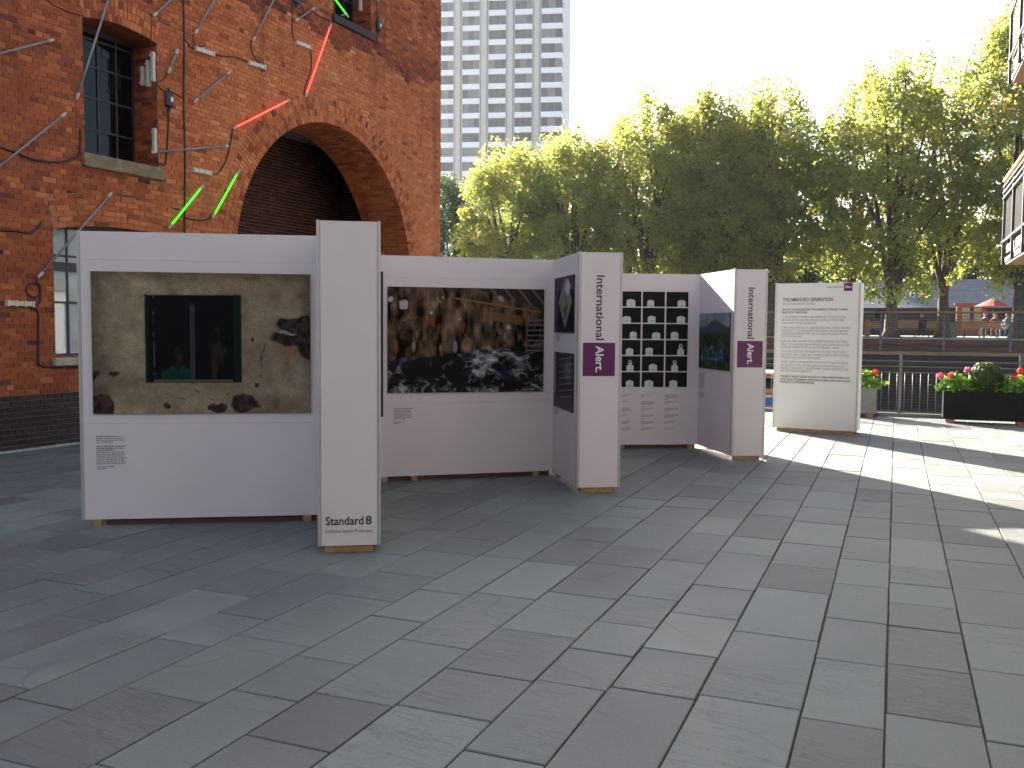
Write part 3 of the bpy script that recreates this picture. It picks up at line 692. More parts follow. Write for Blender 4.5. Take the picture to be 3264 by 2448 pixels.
def window(q, cols, rws, sillmat, sv0, sv1, depth=.48, sill_u=.06, bars=.03, mid=None):
    u0, u1, v0, v1 = q['u0'], q['u1'], q['v0'], q['sp']+q['rise']+.03
    f = MB(); b = bars; y0, y1 = depth, depth+.04
    f.box(u0-.01, u0+b*1.3, y0, y1, v0, v1); f.box(u1-b*1.3, u1+.01, y0, y1, v0, v1); f.box(u0+b*1.3, u1-b*1.3, y0, y1, v0, v0+b*1.6); f.box(u0+b*1.3, u1-b*1.3, y0, y1, v1-.12, v1)
    us = [u0+(u1-u0)*c for c in cols]; vs = [v0+(v1-v0)*c for c in rws]
    for u in us[1:-1]: f.box(u-b/2, u+b/2, y0+.002, y1-.002, v0+b, v1-.1)
    for k, z in enumerate(vs[1:-1]): hh = b*(2.2 if mid == k else .5); f.box(u0+b, u1-b, y0+.005, y1-.005, z-hh, z+hh)
    fo = f.build('window', M_STEEL, bld); 
    for a, c in zip(us, us[1:]):
        for d, e in zip(vs, vs[1:]):
            p = MB(); p.box(0, c-a-.006, 0, .004, 0, e-d-.006); po = p.build('pane', M_GLASS, fo); po.location = (a+.003, y0+.018+rb.uniform(-.002, .002), d+.003)
            po.rotation_euler = (rb.uniform(-.006, .006), 0, rb.uniform(-.006, .006))
    s = MB(); s.obox((u0-sill_u, -.07, sv0), (u1-u0+2*sill_u, 0, 0), (0, .07+depth, .0), (0, 0, sv1-sv0-.005)); s.build('sill', sillmat, bld, bevel=.012)
window(W['w1'], [0, .25, .5, .75, 1], [0, .235, .47, .7, .9, 1], M_SILL, 3.99, 4.19, .5)
window(W['w2'], [0, .13, .32, .5, .68, .87, 1], [0, .4, .66, .74, 1], M_SILL2, 1.13, 1.25, .14, mid=1)
window(W['w3'], [0, .25, .5, .75, 1], [0, .33, .66, 1], M_SILLD, 7.8, 7.96, .45)
for o_ in bld.children:
    if o_.name.startswith('window') and abs(o_.data.vertices[0].co.x-(W['w2']['u0']-.01)) < .001:
        for c_ in o_.children: c_.data.materials[0] = M_CLEAR
def paint_reflection():
    h, w_ = 90, 60; y, x = np.mgrid[0:h, 0:w_]; y = (y+.5)/h; x = (x+.5)/w_; n = fbm(h, w_, 6, 3)
    img = np.zeros((h, w_, 3)); img[:] = (.6, .6, .58); lay(img, ((y > .16)*(y < .45)).astype(float), (.12, .22, .07)); lay(img, sstep(.5, .7, n)*(y > .16)*(y < .45), (.2, .3, .12))
    lay(img, sstep(1.1, .9, np.hypot((x-.2)/.08, (y-.3)/.06)), (.03, .02, .02)); lay(img, ((y > .45)*(y < .97)).astype(float), (.3, .4, .42)); lay(img, (y > .45)*(y < .97)*sstep(.45, .6, n), (.45, .5, .5))
    lay(img, (x > .45)*(y > .84)*(y < .93)*1., (.45, .08, .04)); return img
print_obj('window_reflection_board', paint_reflection(), .95, 1.75, 1.3, 2.42, .3, bld)  # painted board added behind the panes for the white and green reflection
# dark lamp box under the passage crown
pb = MB(); pb.box(5.5, 5.75, AD+.3, AD+.6, 5.65, 6.08); pb.build('lamp_box', M_BLACKBOX, bld)

# ------------------------------------------------------------------ things fixed to the brick front
def facade_dir(p, q): a = np.array(Fw(*p)); b = np.array(Fw(*q)); return b-a
def tube_light(p, q, mat, label, group='neon tube lights slanting across the brick front', off=.05):
    a, b = np.array(Fw(*Fpx(p), off)), np.array(Fw(*Fpx(q), off))
    if a[2] > b[2]: a, b = b, a
    o = empty('tube_light', tuple(a)); d = b-a; L = np.linalg.norm(d); d /= L; z = np.zeros(3)
    MB().tube([d*.05, d*(L-.05)], .0165, 10).build('tube', mat, o, True)
    for e in (0, 1):
        c = d*(L*e); s = d*(1 if e == 0 else -1); MB().tube([c-s*.03, c+s*.015, c+s*.07], [.014, .024, .024], 10).build('end_cap', M_CAP, o)
    for e in (.05, L-.05): MB().obox(d*e-EU*.012-FN*off*1.05-Z*.012, EU*.024, FN*(off-.01), Z*.024).build('wall_clip', M_CAP, o)
    return tag(o, label, 'tube light', group)
TL = [((-60, 185), (158, 129), 0, 'grey unlit tube running off the wall edge level with the top window'),
 ((352, -48), (238, 312), 0, 'long grey unlit tube crossing the left side of the upper steel window'),
 ((-40, 557), (198, 364), 0, 'long grey unlit tube slanting up towards the upper window sill'),
 ((346, 618), (118, 880), 0, 'long grey unlit tube slanting over the corner of the lower window'),
 ((560, -22), (484, 50), 0, 'short grey unlit tube above the right corner of the upper steel window'),
 ((700, -42), (617, 105), 0, 'grey unlit tube ending above the white box right of the main cable'),
 ((557, 162), (531, 230), 0, 'shortest grey unlit tube beside the upper window, above the black box'),
 ((723, 232), (614, 324), 0, 'grey unlit tube slanting right of the black box and main cable'),
 ((718, 466), (480, 486), 0, 'nearly level grey unlit tube right of the upper window sill'),
 ((885, -40), (801, 129), 0, 'steep grey unlit tube with a cable curling to the white box below'),
 ((993, 28), (937.5, 66), 0, 'short grey unlit tube left of the dark sill near the corner'),
 ((1048, 81), (968, 307), 1, 'steep red tube light above the crown of the arch'),
 ((914, 320), (739, 409), 1, 'red tube light slanting along the left shoulder of the arch'),
 ((638, 594), (533, 725), 2, 'green tube light slanting between the lower window and the cable'),
 ((752, 549), (672, 692), 2, 'green tube light slanting close beside the left of the arch'),
 ((1040, -16), (1093, 54), 2, 'green tube light leaning down to the dark window sill')]
for p, q, k, lb in TL: tube_light(p, q, (M_GREYTUBE, M_RED, M_GREEN)[k], lb, off=.05 if k != 2 or p[1] > 0 else .12)
def ballast(p, q, label, off=.0):
    a, b = np.array(Fw(*Fpx(p, off), off)), np.array(Fw(*Fpx(q, off), off)); d = b-a; L = np.linalg.norm(d); d /= L; n = np.cross(d, FN)
    o = empty('ballast_box', tuple(a)); w_ = .032
    MB().obox(-n*w_+d*.03, d*(L-.06), n*2*w_, FN*.055).build('case', M_BALLAST, o, bevel=.006); k = MB()
    for e in (.0, L-.03, .12, L-.15): MB().obox(d*e-n*(w_+.008), d*.03, n*(2*w_+.016), FN*.064).build('end_cap' if e in (0., L-.03) else 'strap', M_BALLAST, o)
    return tag(o, label, 'ballast box', 'white ballast boxes on the brick front')
ballast((619, 155), (676, 174), 'white ballast box just right of the main cable, near the wall top')
ballast((788, 200), (840, 216), 'white ballast box with a looped cable end above the arch shoulder')
ballast((940, 135), (983, 152), 'white ballast box left of the steep red tube')
ballast((610, 541), (667, 553), 'white ballast box above the green tubes beside the arch')
ballast((15, 966), (101, 970), 'white ballast box beside the lower window above the dark plinth')
def reveal_box(q, y, v0, v1, label):
    p = A0+EU*(q['u1']-.03)-FN*y; o = empty('ballast_box', (p[0], p[1], v0)); L = v1-v0
    MB().obox(-FN*.03-EU*.03, EU*.06, FN*.06, Z*L).build('case', M_BALLAST, o, bevel=.006)
    for e in (.03, L-.07): MB().obox(-FN*.036-EU*.036+Z*e, EU*.066, FN*.072, Z*.03).build('strap', M_BALLAST, o)
    tag(o, label, 'ballast box', 'ballast boxes on the window reveals')
reveal_box(W['w1'], .06, 5.52, 5.98, 'outer upright ballast box high on the upper window reveal')
reveal_box(W['w1'], .16, 5.45, 5.86, 'middle upright ballast box high on the upper window reveal')
reveal_box(W['w1'], .28, 5.48, 5.78, 'innermost short ballast box high on the upper window reveal')
reveal_box(W['w1'], .05, 4.42, 4.8, 'upright ballast box low on the upper window reveal')
reveal_box(W['w3'], .25, 8.45, 8.9, 'upright ballast box on the reveal of the dark window near the corner')
def power_box(px, label):
    u, v = Fpx(px); o = empty('power_box', Fw(u, v)); b = MB(); b.obox(-EU*.075-Z*.13, EU*.15, FN*.07, Z*.26); b.build('case', M_BLACKBOX, o, bevel=.03)
    MB().obox(-EU*.0+Z*.0-Z*.035+FN*.071, EU*.05, FN*.002, Z*.07).build('sticker', M_WINK, o)
    MB().tube([-Z*.13+FN*.035, -Z*.19+FN*.03], .018, 8).build('gland', M_BLACKBOX, o); MB().tube([Z*.12+FN*.035, Z*.18+FN*.03], .018, 8).build('gland', M_BLACKBOX, o)
    tag(o, label, 'power box', 'black power boxes on the brick front')
power_box((534, 317), 'black power box right of the upper steel window reveal')
power_box((1203, 81), 'black power box right of the dark window near the corner')
power_box((941, -8), 'black power box at the cable above the short grey tube')
def cable(pts, label, r=.011, off=.013, sm=6):
    P = np.array([Fw(*Fpx(p), off) for p in pts]); Q = []
    for i in range(len(P)-1):
        p0, p1, p2, p3 = P[max(i-1, 0)], P[i], P[i+1], P[min(i+2, len(P)-1)]
        for k in range(sm):
            t = k/sm; Q.append(.5*((2*p1)+(-p0+p2)*t+(2*p0-5*p1+4*p2-p3)*t*t+(-p0+3*p1-3*p2+p3)*t**3))
    Q.append(P[-1]); o = MB().tube(Q, r, 6).build('cable', M_CABLE, None, True); tag(o, label, 'cable', 'cables along the brick front')
s1_ = .4919
def c1(l): return [(x*s1_, y*s1_) for x, y in l]
def c2(l): return [(700+x*s1_, y*s1_) for x, y in l]
def c5(l): return [(x*s1_, 700+y*s1_) for x, y in l]
cable(c1([(1183, -60), (1185, 0), (1190, 260), (1187, 640), (1195, 1000), (1193, 1480), (1200, 1540)]), 'main black cable dropping straight down between upper window and arch', .016)
cable(c1([(1195, 250), (1225, 300), (1258, 312)])+c1([(1290, 300), (1330, 295)]), 'small cable hooking from the main cable to a white box')
cable(c1([(1375, 350), (1440, 365), (1510, 370), (1600, 402)]), 'cable sagging between two white boxes near the wall top')
cable(c1([(1085, 700), (1088, 800), (1070, 1050), (1040, 1062), (1015, 1055)]), 'cable dropping from black box to the upper window sill', .014)
cable(c1([(-60, 935), (0, 955), (100, 990), (200, 1030), (330, 1050), (440, 1040), (505, 1000), (518, 900), (515, 840)]), 'slack cable drooping to the left end of the upper window sill', .016)
cable(c1([(-50, 1480), (0, 1490), (100, 1497), (180, 1510), (240, 1478), (265, 1435)]), 'short slack cable hooking upwards left of the lower window', .014)
cable(c5([(190, 572), (225, 578), (243, 605), (245, 700), (245, 900), (262, 945), (340, 957), (520, 957)]), 'cable running down beside the lower window and under its sill', .014)
cable(c5([(235, 372), (235, 400), (256, 430), (258, 470), (235, 500), (195, 497), (168, 465), (178, 425), (215, 410), (248, 435), (258, 500), (245, 545), (205, 555)]), 'cable coiled in one loop above the white box')
cable([(739, 411), (738, 430), (728, 480), (715, 520), (692, 553), (667, 554)], 'cable curving from the red tube down to a white box')
cable(c2([(575, 305), (588, 340), (590, 450), (565, 530), (548, 580), (545, 615)]), 'cable from the white box down the steep red tube')
cable(c2([(468, -40), (470, 0), (467, 200), (487, 268)]), 'cable dropping from the black box to a white box')
cable(c2([(203, 262), (200, 300), (212, 350), (245, 400), (290, 425), (294, 452), (275, 462), (262, 445)]), 'cable curling from the steep grey tube into a loop')
cable(c1([(984, 108), (975, 130), (978, 330)]), 'thin cable hanging over the upper window reveal', .006)
cable(c1([(1197, 1410), (1260, 1425), (1330, 1425), (1362, 1408)]), 'short cable joining the green tube to the main cable')
cable(c2([(1014, -20), (1016, 60), (1018, 120)]), 'thin cable rising from the black box near the corner', .008)
cable(c2([(1018, 205), (1017, 260), (1012, 285), (985, 272)]), 'thin cable dropping from the corner black box to the dark sill', .008)
cable(c1([(280, -20), (340, 30), (450, 80), (535, 102)]), 'thin cable sagging to the top corner of the upper window', .009)
cable(c1([(1250, 222), (1248, 255), (1260, 300)]), 'short cable between grey tube and white box', .007)
cable(c1([(1095, 590), (1140, 610), (1180, 640)]), 'short cable linking the black box to the main cable', .009)
cable(c1([(1083, 470), (1060, 510), (1010, 545), (1060, 590)]), 'cable from the shortest grey tube to the black box', .008)
cable(c2([(595, 70), (650, 110), (720, 135)]), 'thin cable sagging to the left end of the dark sill', .008)

# ================================================================== FAR TOWER
C = atY((1790, 300), 223.)
tw = empty('office_tower', (C[0], C[1], 1.3), R_(-6.8)); tag(tw, 'tall pale office tower with white bands and grey window strips', 'tower')
M_PIER = plain('concrete_pier', (.5, .47, .43), .9, vary=.06, scale=.3); M_BAND = plain('white_spandrel', (.85, .85, .85), .7, vary=.03, scale=.2)
M_TCORE = plain('tower_core', (.2, .2, .2), .9)
FL, BAY, NB = 3.4, 6.25, 6; H0 = 34; 
b = MB(); b.box(-NB*BAY-4, -.2, .6, 28.8, 0, 104); b.build('core', M_TCORE, tw)
tg = []
for k, c in enumerate([(.07, .073, .076), (.1, .103, .106), (.19, .193, .195), (.24, .225, .18), (.055, .06, .066)]):
    tg.append(glass_mat('tower_glass', c, .12))
pm = {}
def shared(key, fn):
    if key not in pm: pm[key] = fn()
    return pm[key]
PX0 = [-5.95-BAY*j for j in range(NB)]   # pier centres
edges = [0]+PX0
for px_ in PX0:
    b = MB(); b.box(px_-.65, px_+.65, -.35, .62, 0, 104); b.build('pier', M_PIER, tw)
    for s in (-1, 1):
        b = MB(); b.box(px_+s*.95-.12, px_+s*.95+.12, -.05, .6, 0, 104); b.build('mullion', M_PIER, tw)
rt_ = random.Random(9)
fl0, fl1 = 9, 27
for f in range(fl0, fl1):
    z = f*FL-.9; tone = rt_.choice([0, 0, 1, 1, 4])
    for j in range(5):
        xr = 0 if j == 0 else PX0[j-1]-1.07; xl = PX0[j]+1.07; wd = xr-xl
        def sp():
            q = MB(); q.box(0, wd, 0, .5, 0, 1.28); return q.mesh('spandrel', M_BAND)
        o = bpy.data.objects.new('spandrel', shared(('s', round(wd, 3)), sp)); link(o, tw); o.location = (xl, .1, z)
        pw = wd/3
        for k in range(3):
            gi = tone if rt_.random() < .6 else rt_.randrange(5)
            if j >= 3 and rt_.random() < .4: gi = rt_.choice([2, 3])
            def pn(gi=gi):
                q = MB(); q.box(0.04, pw-.04, 0, .05, .04, FL-1.28-.04); return q.mesh('pane', tg[gi])
            o = bpy.data.objects.new('pane', shared(('p', round(pw, 3), gi), pn)); link(o, tw); o.location = (xl+k*pw, .32, z+1.28); o.rotation_euler = (rt_.uniform(-.01, .01), 0, rt_.uniform(-.012, .012))
b = MB(); c = MB()
for f in range(0, 30):      # side face bands, and the floors hidden by trees
    b.box(-.18, .12, .5, 28.8, f*FL-.9, f*FL+.38)
    if f < fl0 or f >= fl1: b.box(-34, -.25, .25, .58, f*FL-.9, f*FL+.38)
for k in range(1, 8): c.box(-.1, .3, k*4-.4, k*4+.4, 0, 104)
tag(b.build('spandrel_bands', M_BAND, tw), kind='stuff'); tag(c.build('side_mullions', M_BAND, tw), kind='stuff')

# ================================================================== EXHIBITION WALLS
ZB, PH = .055, 2.44; ZT = ZB+PH
P1L, P1R = (-3.622, 7.871), (-1.675, 8.155)
T0L, T0R = (-1.428, 6.972), (-1.018, 7.036)
P2L, P2R = (-1.517, 10.237), (.483, 10.814)
T1L, T1R = (.704, 9.653), (1.111, 9.715)
P3L, P3R = (.584, 13.19), (2.69, 13.418)
T2L, T2R = (2.908, 12.2), (3.298, 12.236)
SL, SR = (4.446, 15.884), (5.659, 15.265)
def fr(a, b): return math.atan2(b[1]-a[1], b[0]-a[0]), math.hypot(b[0]-a[0], b[1]-a[1])
def boards(root, x0, x1, y0, y1, seams, name='board', mat=None):
    zs = [ZB]+[ZT-s for s in sorted(seams, reverse=True)]+[ZT]
    for a, b in zip(zs, zs[1:]):
        m_ = MB(); m_.box(x0, x1, y0, y1, a+.0006, b-.0006); m_.build(name, mat or M_WHITE, root)
def wall(name, a, b, label, seams=(.235, 1.62), left_profile=True, blocks=(.12,)):
    rz, L = fr(a, b); o = empty(name, (a[0], a[1], 0), rz); tag(o, label, 'display wall', 'white display walls of the exhibition')
    boards(o, .0, L, 0, .016, seams)
    m_ = MB(); m_.box(0, L, .018, .05, ZB, ZT-.003); m_.build('back_panel', M_ALU, o)
    if left_profile:
        m_ = MB(); m_.box(-.03, -.001, .001, .052, ZB-.003, ZT+.002); m_.build('edge_profile', M_ALU, o, bevel=.003)
    m_ = MB(); m_.box(.16, L-.04, .03, .045, .0, ZB-.001); m_.build('gap_shade_board', M_TIMBERD, o)  # dark board added to stand in for the shaded gap below the wall
    for x in blocks:
        m_ = MB(); m_.box(x-.035, x+.035, -.01, .1, 0, ZB-.001); m_.build('timber_block', M_TIMBER, o)
    return o, L
w1, L1 = wall('display_wall', P1L, P1R, 'white display wall with the photograph of a youth in a plastered window', blocks=(.1, 1.85))
print_obj('photo_print', paint_window(), .085, 1.885, ZT-1.535, ZT-.335, -.018, w1, .017)
caption(.1, ZT-1.725, .235, 4, .0165, -.0015, w1, 1); caption(.1, ZT-1.81, .24, 3, .0165, -.0015, w1, 2, M_BLACK); caption(.1, ZT-1.86, .24, 7, .0165, -.0015, w1, 3, last=.95); caption(.1, ZT-1.985, .16, 2, .0165, -.0015, w1, 4, last=.5)
w2, L2 = wall('display_wall', P2L, P2R, 'white display wall with the photograph of a dim store of hanging clothes', left_profile=False, blocks=(.45, L1*.95))
print_obj('photo_print', paint_store(), L2-1.93, L2-.13, ZT-1.51, ZT-.34, -.016, w2, .015)
caption(L2-1.86, ZT-1.68, .21, 8, .0165, -.0015, w2, 6); caption(L2-1.86, ZT-1.83, .13, 2, .0165, -.0015, w2, 7, last=.5)
w3, L3 = wall('display_wall', P3L, P3R, 'white display wall with rows of small black portrait prints', left_profile=False, blocks=(1.0, 2.0))
m_ = MB(); m_.box(L3-.184-4*.343-.012, L3-.172, -.006, -.001, ZT-.254-6*.229-.01, ZT-.243); m_.build('print_mount', M_WHITE, w3)
veils = {(3, 3), (4, 3), (4, 1)}
for r in range(6):
    for c in range(4):
        x1 = L3-.184-(3-c)*.343; z1 = ZT-.254-r*.229
        print_obj('portrait_print', paint_portrait(100+r*7+c, (r, c) in veils), x1-.32, x1, z1-.212, z1, -.009, w3, .003)
for c in range(4):
    x = L3-.184-(3-c)*.343-.32; z = ZT-1.72
    for r in range(6):
        n = (3, 2, 1, 4, 2, 3)[(r+c) % 6]; caption(x, z, .21, n, .0155, -.0015, w3, 50+r*5+c, last=.7); caption(x, z-n*.0155-.006, .06, 1, .0155, -.0015, w3, 90+r*5+c, last=.8); z -= .095

def pillar(a, b, label, dl, dr, skew=0.):
    rz, L = fr(a, b); o = empty('display_pillar', (a[0], a[1], 0), rz); tag(o, label, 'display pillar', 'white display pillars of the exhibition')
    boards(o, .0, L, 0, .016, ())
    for s, x, d in ((0, -.028, dl), (1, L+.001, dr)):
        m_ = MB(); m_.box(x, x+.027, -.001, .05, ZB-.003, ZT+.004); m_.build('corner_profile', M_ALU, o, bevel=.004)
        if s == 0:
            m_ = MB(); m_.box(-.024, -.008, .052, d, ZB, ZT); sb_ = m_.build('side_board', M_WHITE, o); sb_.rotation_euler = (0, 0, skew)
        else: m_ = MB(); m_.box(L+.008, L+.024, .052, d, ZB, ZT); m_.build('side_board', M_WHITE, o)
    m_ = MB(); m_.box(-.006, L+.006, .018, min(dl, dr), ZT-.03, ZT-.008); m_.build('top_board', M_WHITE, o)
    m_ = MB(); m_.box(.02, L-.03, .012, .10, 0, ZB-.001); m_.build('timber_base', M_TIMBER, o, bevel=.003)
    for s, d in ((0, dl), (1, dr)):
        m_ = MB(); xx = -.02 if s == 0 else L-.03; m_.box(xx, xx+.05, d-.14, d-.02, 0, ZB-.001); m_.build('timber_block', M_TIMBER, o)
    return o, L
t0, K0 = pillar(T0L, T0R, 'white display pillar with the maker lettering at its foot and no purple block', 1.19, 3.2, R_(2.5))
lettering('maker_lettering', [('Standard', .03, ZB+.16, .064, .283), ('8', .328, ZB+.16, .064, .046)], -.0015, M_BLACK, t0, offset=.016)
lettering('maker_tagline', [('Exhibition System Production', .03, ZB+.1, .027, .345)], -.0015, M_GREYINK, t0)
pr_ = print_obj('photo_print', paint_page(12), 0, 1.4, ZT-1.51, ZT-.34, 0, t0, .031); pr_.rotation_euler = (0, 0, math.pi/2); pr_.location = (K0+.056, .5, 0)
def alert(o, L):
    lettering('lettering', [('International', .163, ZT-.235, .084, .667)], -.0015, M_INK, o, rot=True, offset=.014)
    m_ = MB(); m_.box(.026, .026+.342, -.0016, -.0006, ZT-1.275, ZT-.93); m_.build('purple_block', M_PURPLE, o)
    lettering('white_lettering', [('Alert.', .163, ZT-.962, .084, .272)], -.003, M_WINK, o, rot=True, offset=.016)
t1, K1 = pillar(T1L, T1R, 'white display pillar with purple Alert block between the clothes and portrait walls', 1.18, 3.5, R_(1.4))
alert(t1, K1)
t2, K2 = pillar(T2L, T2R, 'white display pillar with purple Alert block standing beside the text board', 1.235, 1.2, R_(4.3))
alert(t2, K2)
def side_print(o, img, y0, y1, z0, z1, sk, name='photo_print'):
    p = print_obj(name, img, 0, y1-y0, z0, z1, 0, o, .014)
    p.rotation_euler = (0, 0, -math.pi/2+sk); p.location = (-.040*math.cos(sk)-y1*math.sin(sk), y1*math.cos(sk)-.04*math.sin(sk), 0); return p
side_print(t1, paint_page(4), .16, 1.07, ZT-.83, ZT-.22, R_(1.4)); side_print(t1, paint_page(9), .16, 1.07, ZT-1.67, ZT-1.05, R_(1.4))
side_print(t2, paint_hill(), .1, 1.2, ZT-1.33, ZT-.56, R_(4.3))
def side_caption(o, y1, z, n, wd, seed, sk):
    c = caption(0, z, wd, n, .016, 0, o, seed); c.rotation_euler = (0, 0, -math.pi/2+sk); c.location = (-.0255*math.cos(sk)-y1*math.sin(sk), y1*math.cos(sk)-.0255*math.sin(sk), 0)
side_caption(t1, 1.05, ZT-.86, 5, .2, 21, R_(1.4)); side_caption(t1, 1.05, ZT-1.70, 4, .2, 22, R_(1.4)); side_caption(t2, 1.2, ZT-1.40, 14, .2, 23, R_(4.3)); side_caption(t2, 1.2, ZT-1.68, 5, .2, 24, R_(4.3))

# text board
rz, LS = fr(SL, SR); sg = empty('text_board', (SL[0], SL[1], 0), rz); tag(sg, 'freestanding white text board titled The Amahoro Generation with small purple Alert logo', 'text board')
boards(sg, .03, LS-.03, 0, .016, (), mat=M_WHITE2)
for x in (0, LS-.029):
    m_ = MB(); m_.box(x, x+.029, -.001, .05, ZB-.003, ZT+.004); m_.build('corner_profile', M_ALU, sg, bevel=.004)
SD = .46
for x in (.004, LS-.02):
    m_ = MB(); m_.box(x, x+.016, .051, SD, ZB, ZT); m_.build('side_board', M_WHITE2, sg)
m_ = MB(); m_.box(.03, LS-.03, SD, SD+.016, ZB, ZT); m_.build('back_board', M_WHITE2, sg)
m_ = MB(); m_.box(.022, LS-.022, .018, SD-.002, ZT-.03, ZT-.008); m_.build('top_board', M_WHITE2, sg)
m_ = MB(); m_.box(.07, LS-.05, .012, .1, 0, ZB-.001); m_.build('timber_base', M_TIMBER, sg); m_ = MB(); m_.box(.07, LS-.05, SD-.12, SD-.03, 0, ZB-.001); m_.build('timber_base', M_TIMBER, sg)
def sz(y): return ZT-(y-97)/1528*PH
def sx(x, y): l = 250-50*(y-97)/1508; r = 1143-63*(y-97)/1553; return (x-l)/(r-l)*LS
def sline(body, x0, x1, y, cap): a = sx(x0, y); return (body, a, sz(y)-cap/2, cap, sx(x1, y)-a)
C_ = .034
lettering('title', [sline('THE AMAHORO GENERATION', 327, 855, 268, .058)], -.0015, M_INK, sg, offset=.02)
lettering('subtitle', [sline('THE YOUTH OF RWANDA TALK PEACE', 322, 672, 313, .032)], -.0015, M_GREYINK, sg)
lettering('bold_paragraph', [sline('HOW DO YOU MOVE BEYOND THE HORRORS OF THE PAST TO MAKE', 319, 1006, 372, C_), sline('PEACE WITH THE FUTURE?', 318, 588, 403, C_)], -.0015, M_BLACK, sg, offset=.02)
paras = [[('IN 1994 RWANDA WITNESSED 100 HORRIFIC DAYS OF MASS KILLINGS,', 315, 988, 450), ('RAPE AND OTHER ATROCITIES. AROUND ONE MILLION PEOPLE WERE', 314, 967, 482), ('SLAUGHTERED DURING THE VIOLENCE', 312, 676, 514)],
 [('IT WAS THE CULMINATION OF LONGSTANDING ETHNIC TENSIONS BETWEEN', 310, 1032, 562), ('THE MINORITY TUTSI AND MAJORITY HUTU PEOPLES. TWO DECADES ON,', 309, 1004, 594), ('SURVIVORS AND PERPETRATORS ARE STILL HEALING FROM THE TRAUMA', 308, 1005, 625), ('LEFT BY THE GENOCIDE.', 306, 530, 655)],
 [('BORN AMID THESE HORRORS, YOUNG PEOPLE IN RWANDA TODAY SPEAK', 305, 1002, 703), ('LESS OF THE BLOODSHED AND HATRED OF THE PAST, AND MORE OF THEIR', 304, 1018, 737), ("HOPES AND DREAMS FOR THE FUTURE, OF 'AMAHORO' - PEACE.", 303, 912, 768)],
 [('IT IS AN IDEAL ROOTED IN THE WISDOM THAT WITHOUT PEACE, THERE IS', 302, 996, 811), ('NO FUTURE. "PEACE UNIFIES," SAYS ANGELIQUE, AGED 21 FROM GATUMBA.', 301, 1018, 845), ('"WITHOUT PEACE, PEOPLE REMAIN DIVIDED."', 300, 724, 877)],
 [('TWENTY YEARS ON, THIS EXHIBITION LOOKS AT HOW YOUNG RWANDANS', 299, 1000, 922), ('ARE LEARNING TO LIVE WITH THE LEGACY OF THE GENOCIDE, AS THEY', 297, 965, 957), ('PREPARE TO ENTER ADULT LIFE DETERMINED TO BUILD A BETTER FUTURE.', 295, 1006, 988), ('MEET THE AMAHORO GENERATION.', 294, 627, 1017)]]
for p in paras: lettering('paragraph', [sline(b_, a, c, y, C_) for b_, a, c, y in p], -.0015, M_GREYINK, sg, offset=-.004)
lettering('quotation', [sline('"THE MOST URGENT LESSON WE HAVE TO LEARN FROM THE GENOCIDE', 292, 1014, 1076, C_), sline('IS THE VALUE OF HUMANITY. EVERYONE IS HUMAN, EVERYONE IS EQUAL."', 291, 1035, 1108, C_), sline('FRAN\u00c7OIS, 21, RETURNEE REFUGEE', 290, 652, 1136, C_)], -.0015, M_BLACK, sg, offset=.02)
lettering('logo_lettering', [sline('International', 795, 962, 139, .034)], -.0015, M_INK, sg)
m_ = MB(); m_.box(sx(970, 140), sx(1058, 140), -.0016, -.0006, sz(184), sz(101)); m_.build('purple_block', M_PURPLE, sg)
lettering('white_lettering', [sline('Alert.', 980, 1050, 140, .034)], -.003, M_WINK, sg, offset=.015)

# ================================================================== DOCK EDGE RAILING, FAR QUAY
RZ = -TH
def part_copies(mesh, name, parent, locs):
    for l in locs: o = bpy.data.objects.new(name, mesh); link(o, parent); o.location = l
def railing(e1a, e1b, e2, z, label, hts, hb, post_sp, bar_sp, post0, hand=None):
    o = empty('railing', G(e1a, e2, z), RZ); L = e1b-e1a; tag(o, label, 'railing')
    x = (post0-e1a) % post_sp; xs = []
    while x < L: xs.append(x); x += post_sp
    q = MB(); q.box(-.03, .03, -.012, .012, -.0, hts[0]+.0); pmesh = q.mesh('post', M_POST); part_copies(pmesh, 'post', o, [(a, .02, 0) for a in xs])
    for h in hts: MB().tube([(0, -.012, h), (L, -.012, h)], .014, 6).build('rail', M_GALV, o, True)
    MB().tube([(0, -.012, hb), (L, -.012, hb)], .016, 6).build('rail', M_GALV, o, True)
    q = MB().tube([(0, 0, hb), (0, 0, hts[-1])], .005, 5); bm_ = q.mesh('baluster', M_GALV, True); n = int(L/bar_sp)
    part_copies(bm_, 'baluster', o, [(bar_sp*(i+.5), -.012, 0) for i in range(n)])
    if hand:
        m_ = MB(); m_.box(0, L, -.07, .05, hts[0]+.015, hts[0]+.075); m_.build('handrail', hand, o, bevel=.015)
    return o
nr = railing(-9.9, 4.6, QUAY-.16, 0, 'galvanised railing along the paved dock edge behind the planters', [1.28, 1.11, 1.0, .885], .1, 2.12, .143, .1)
q = MB(); q.box(0, 14.5, -.05, .1, .0, .07); q.build('kerb_plate', M_POST, nr)
fr_ = railing(-18, 8, FARQ+.1, 1.38, 'railing with timber handrail on the raised far quay', [1.06, .94, .82, .7], .06, 2.4, .15, -.6, M_TIMBERM)
qw = empty('quay_wall', G(-30, FARQ, -2.2), RZ); tag(qw, 'dark slatted timber quay wall across the dock below the far railing', 'quay wall')
def qb(name, z0, z1, y0, mat, x0=0, x1=50):
    q = MB(); q.box(x0, x1, y0, .3, z0+2.2, z1+2.2); return q.build(name, mat, qw)
qb('fascia_board', 1.12, 1.375, .0, M_TIMBERD); qb('fascia_board', .9, 1.10, .03, M_TIMBERD); qb('timber_beam', .72, .87, -.12, M_TIMBERM)
cl = MB(); z = -2.1
while z < .68: cl.box(0, 50, .04+rr.uniform(0, .01), .1, z+2.2, z+2.2+.085); z += .125
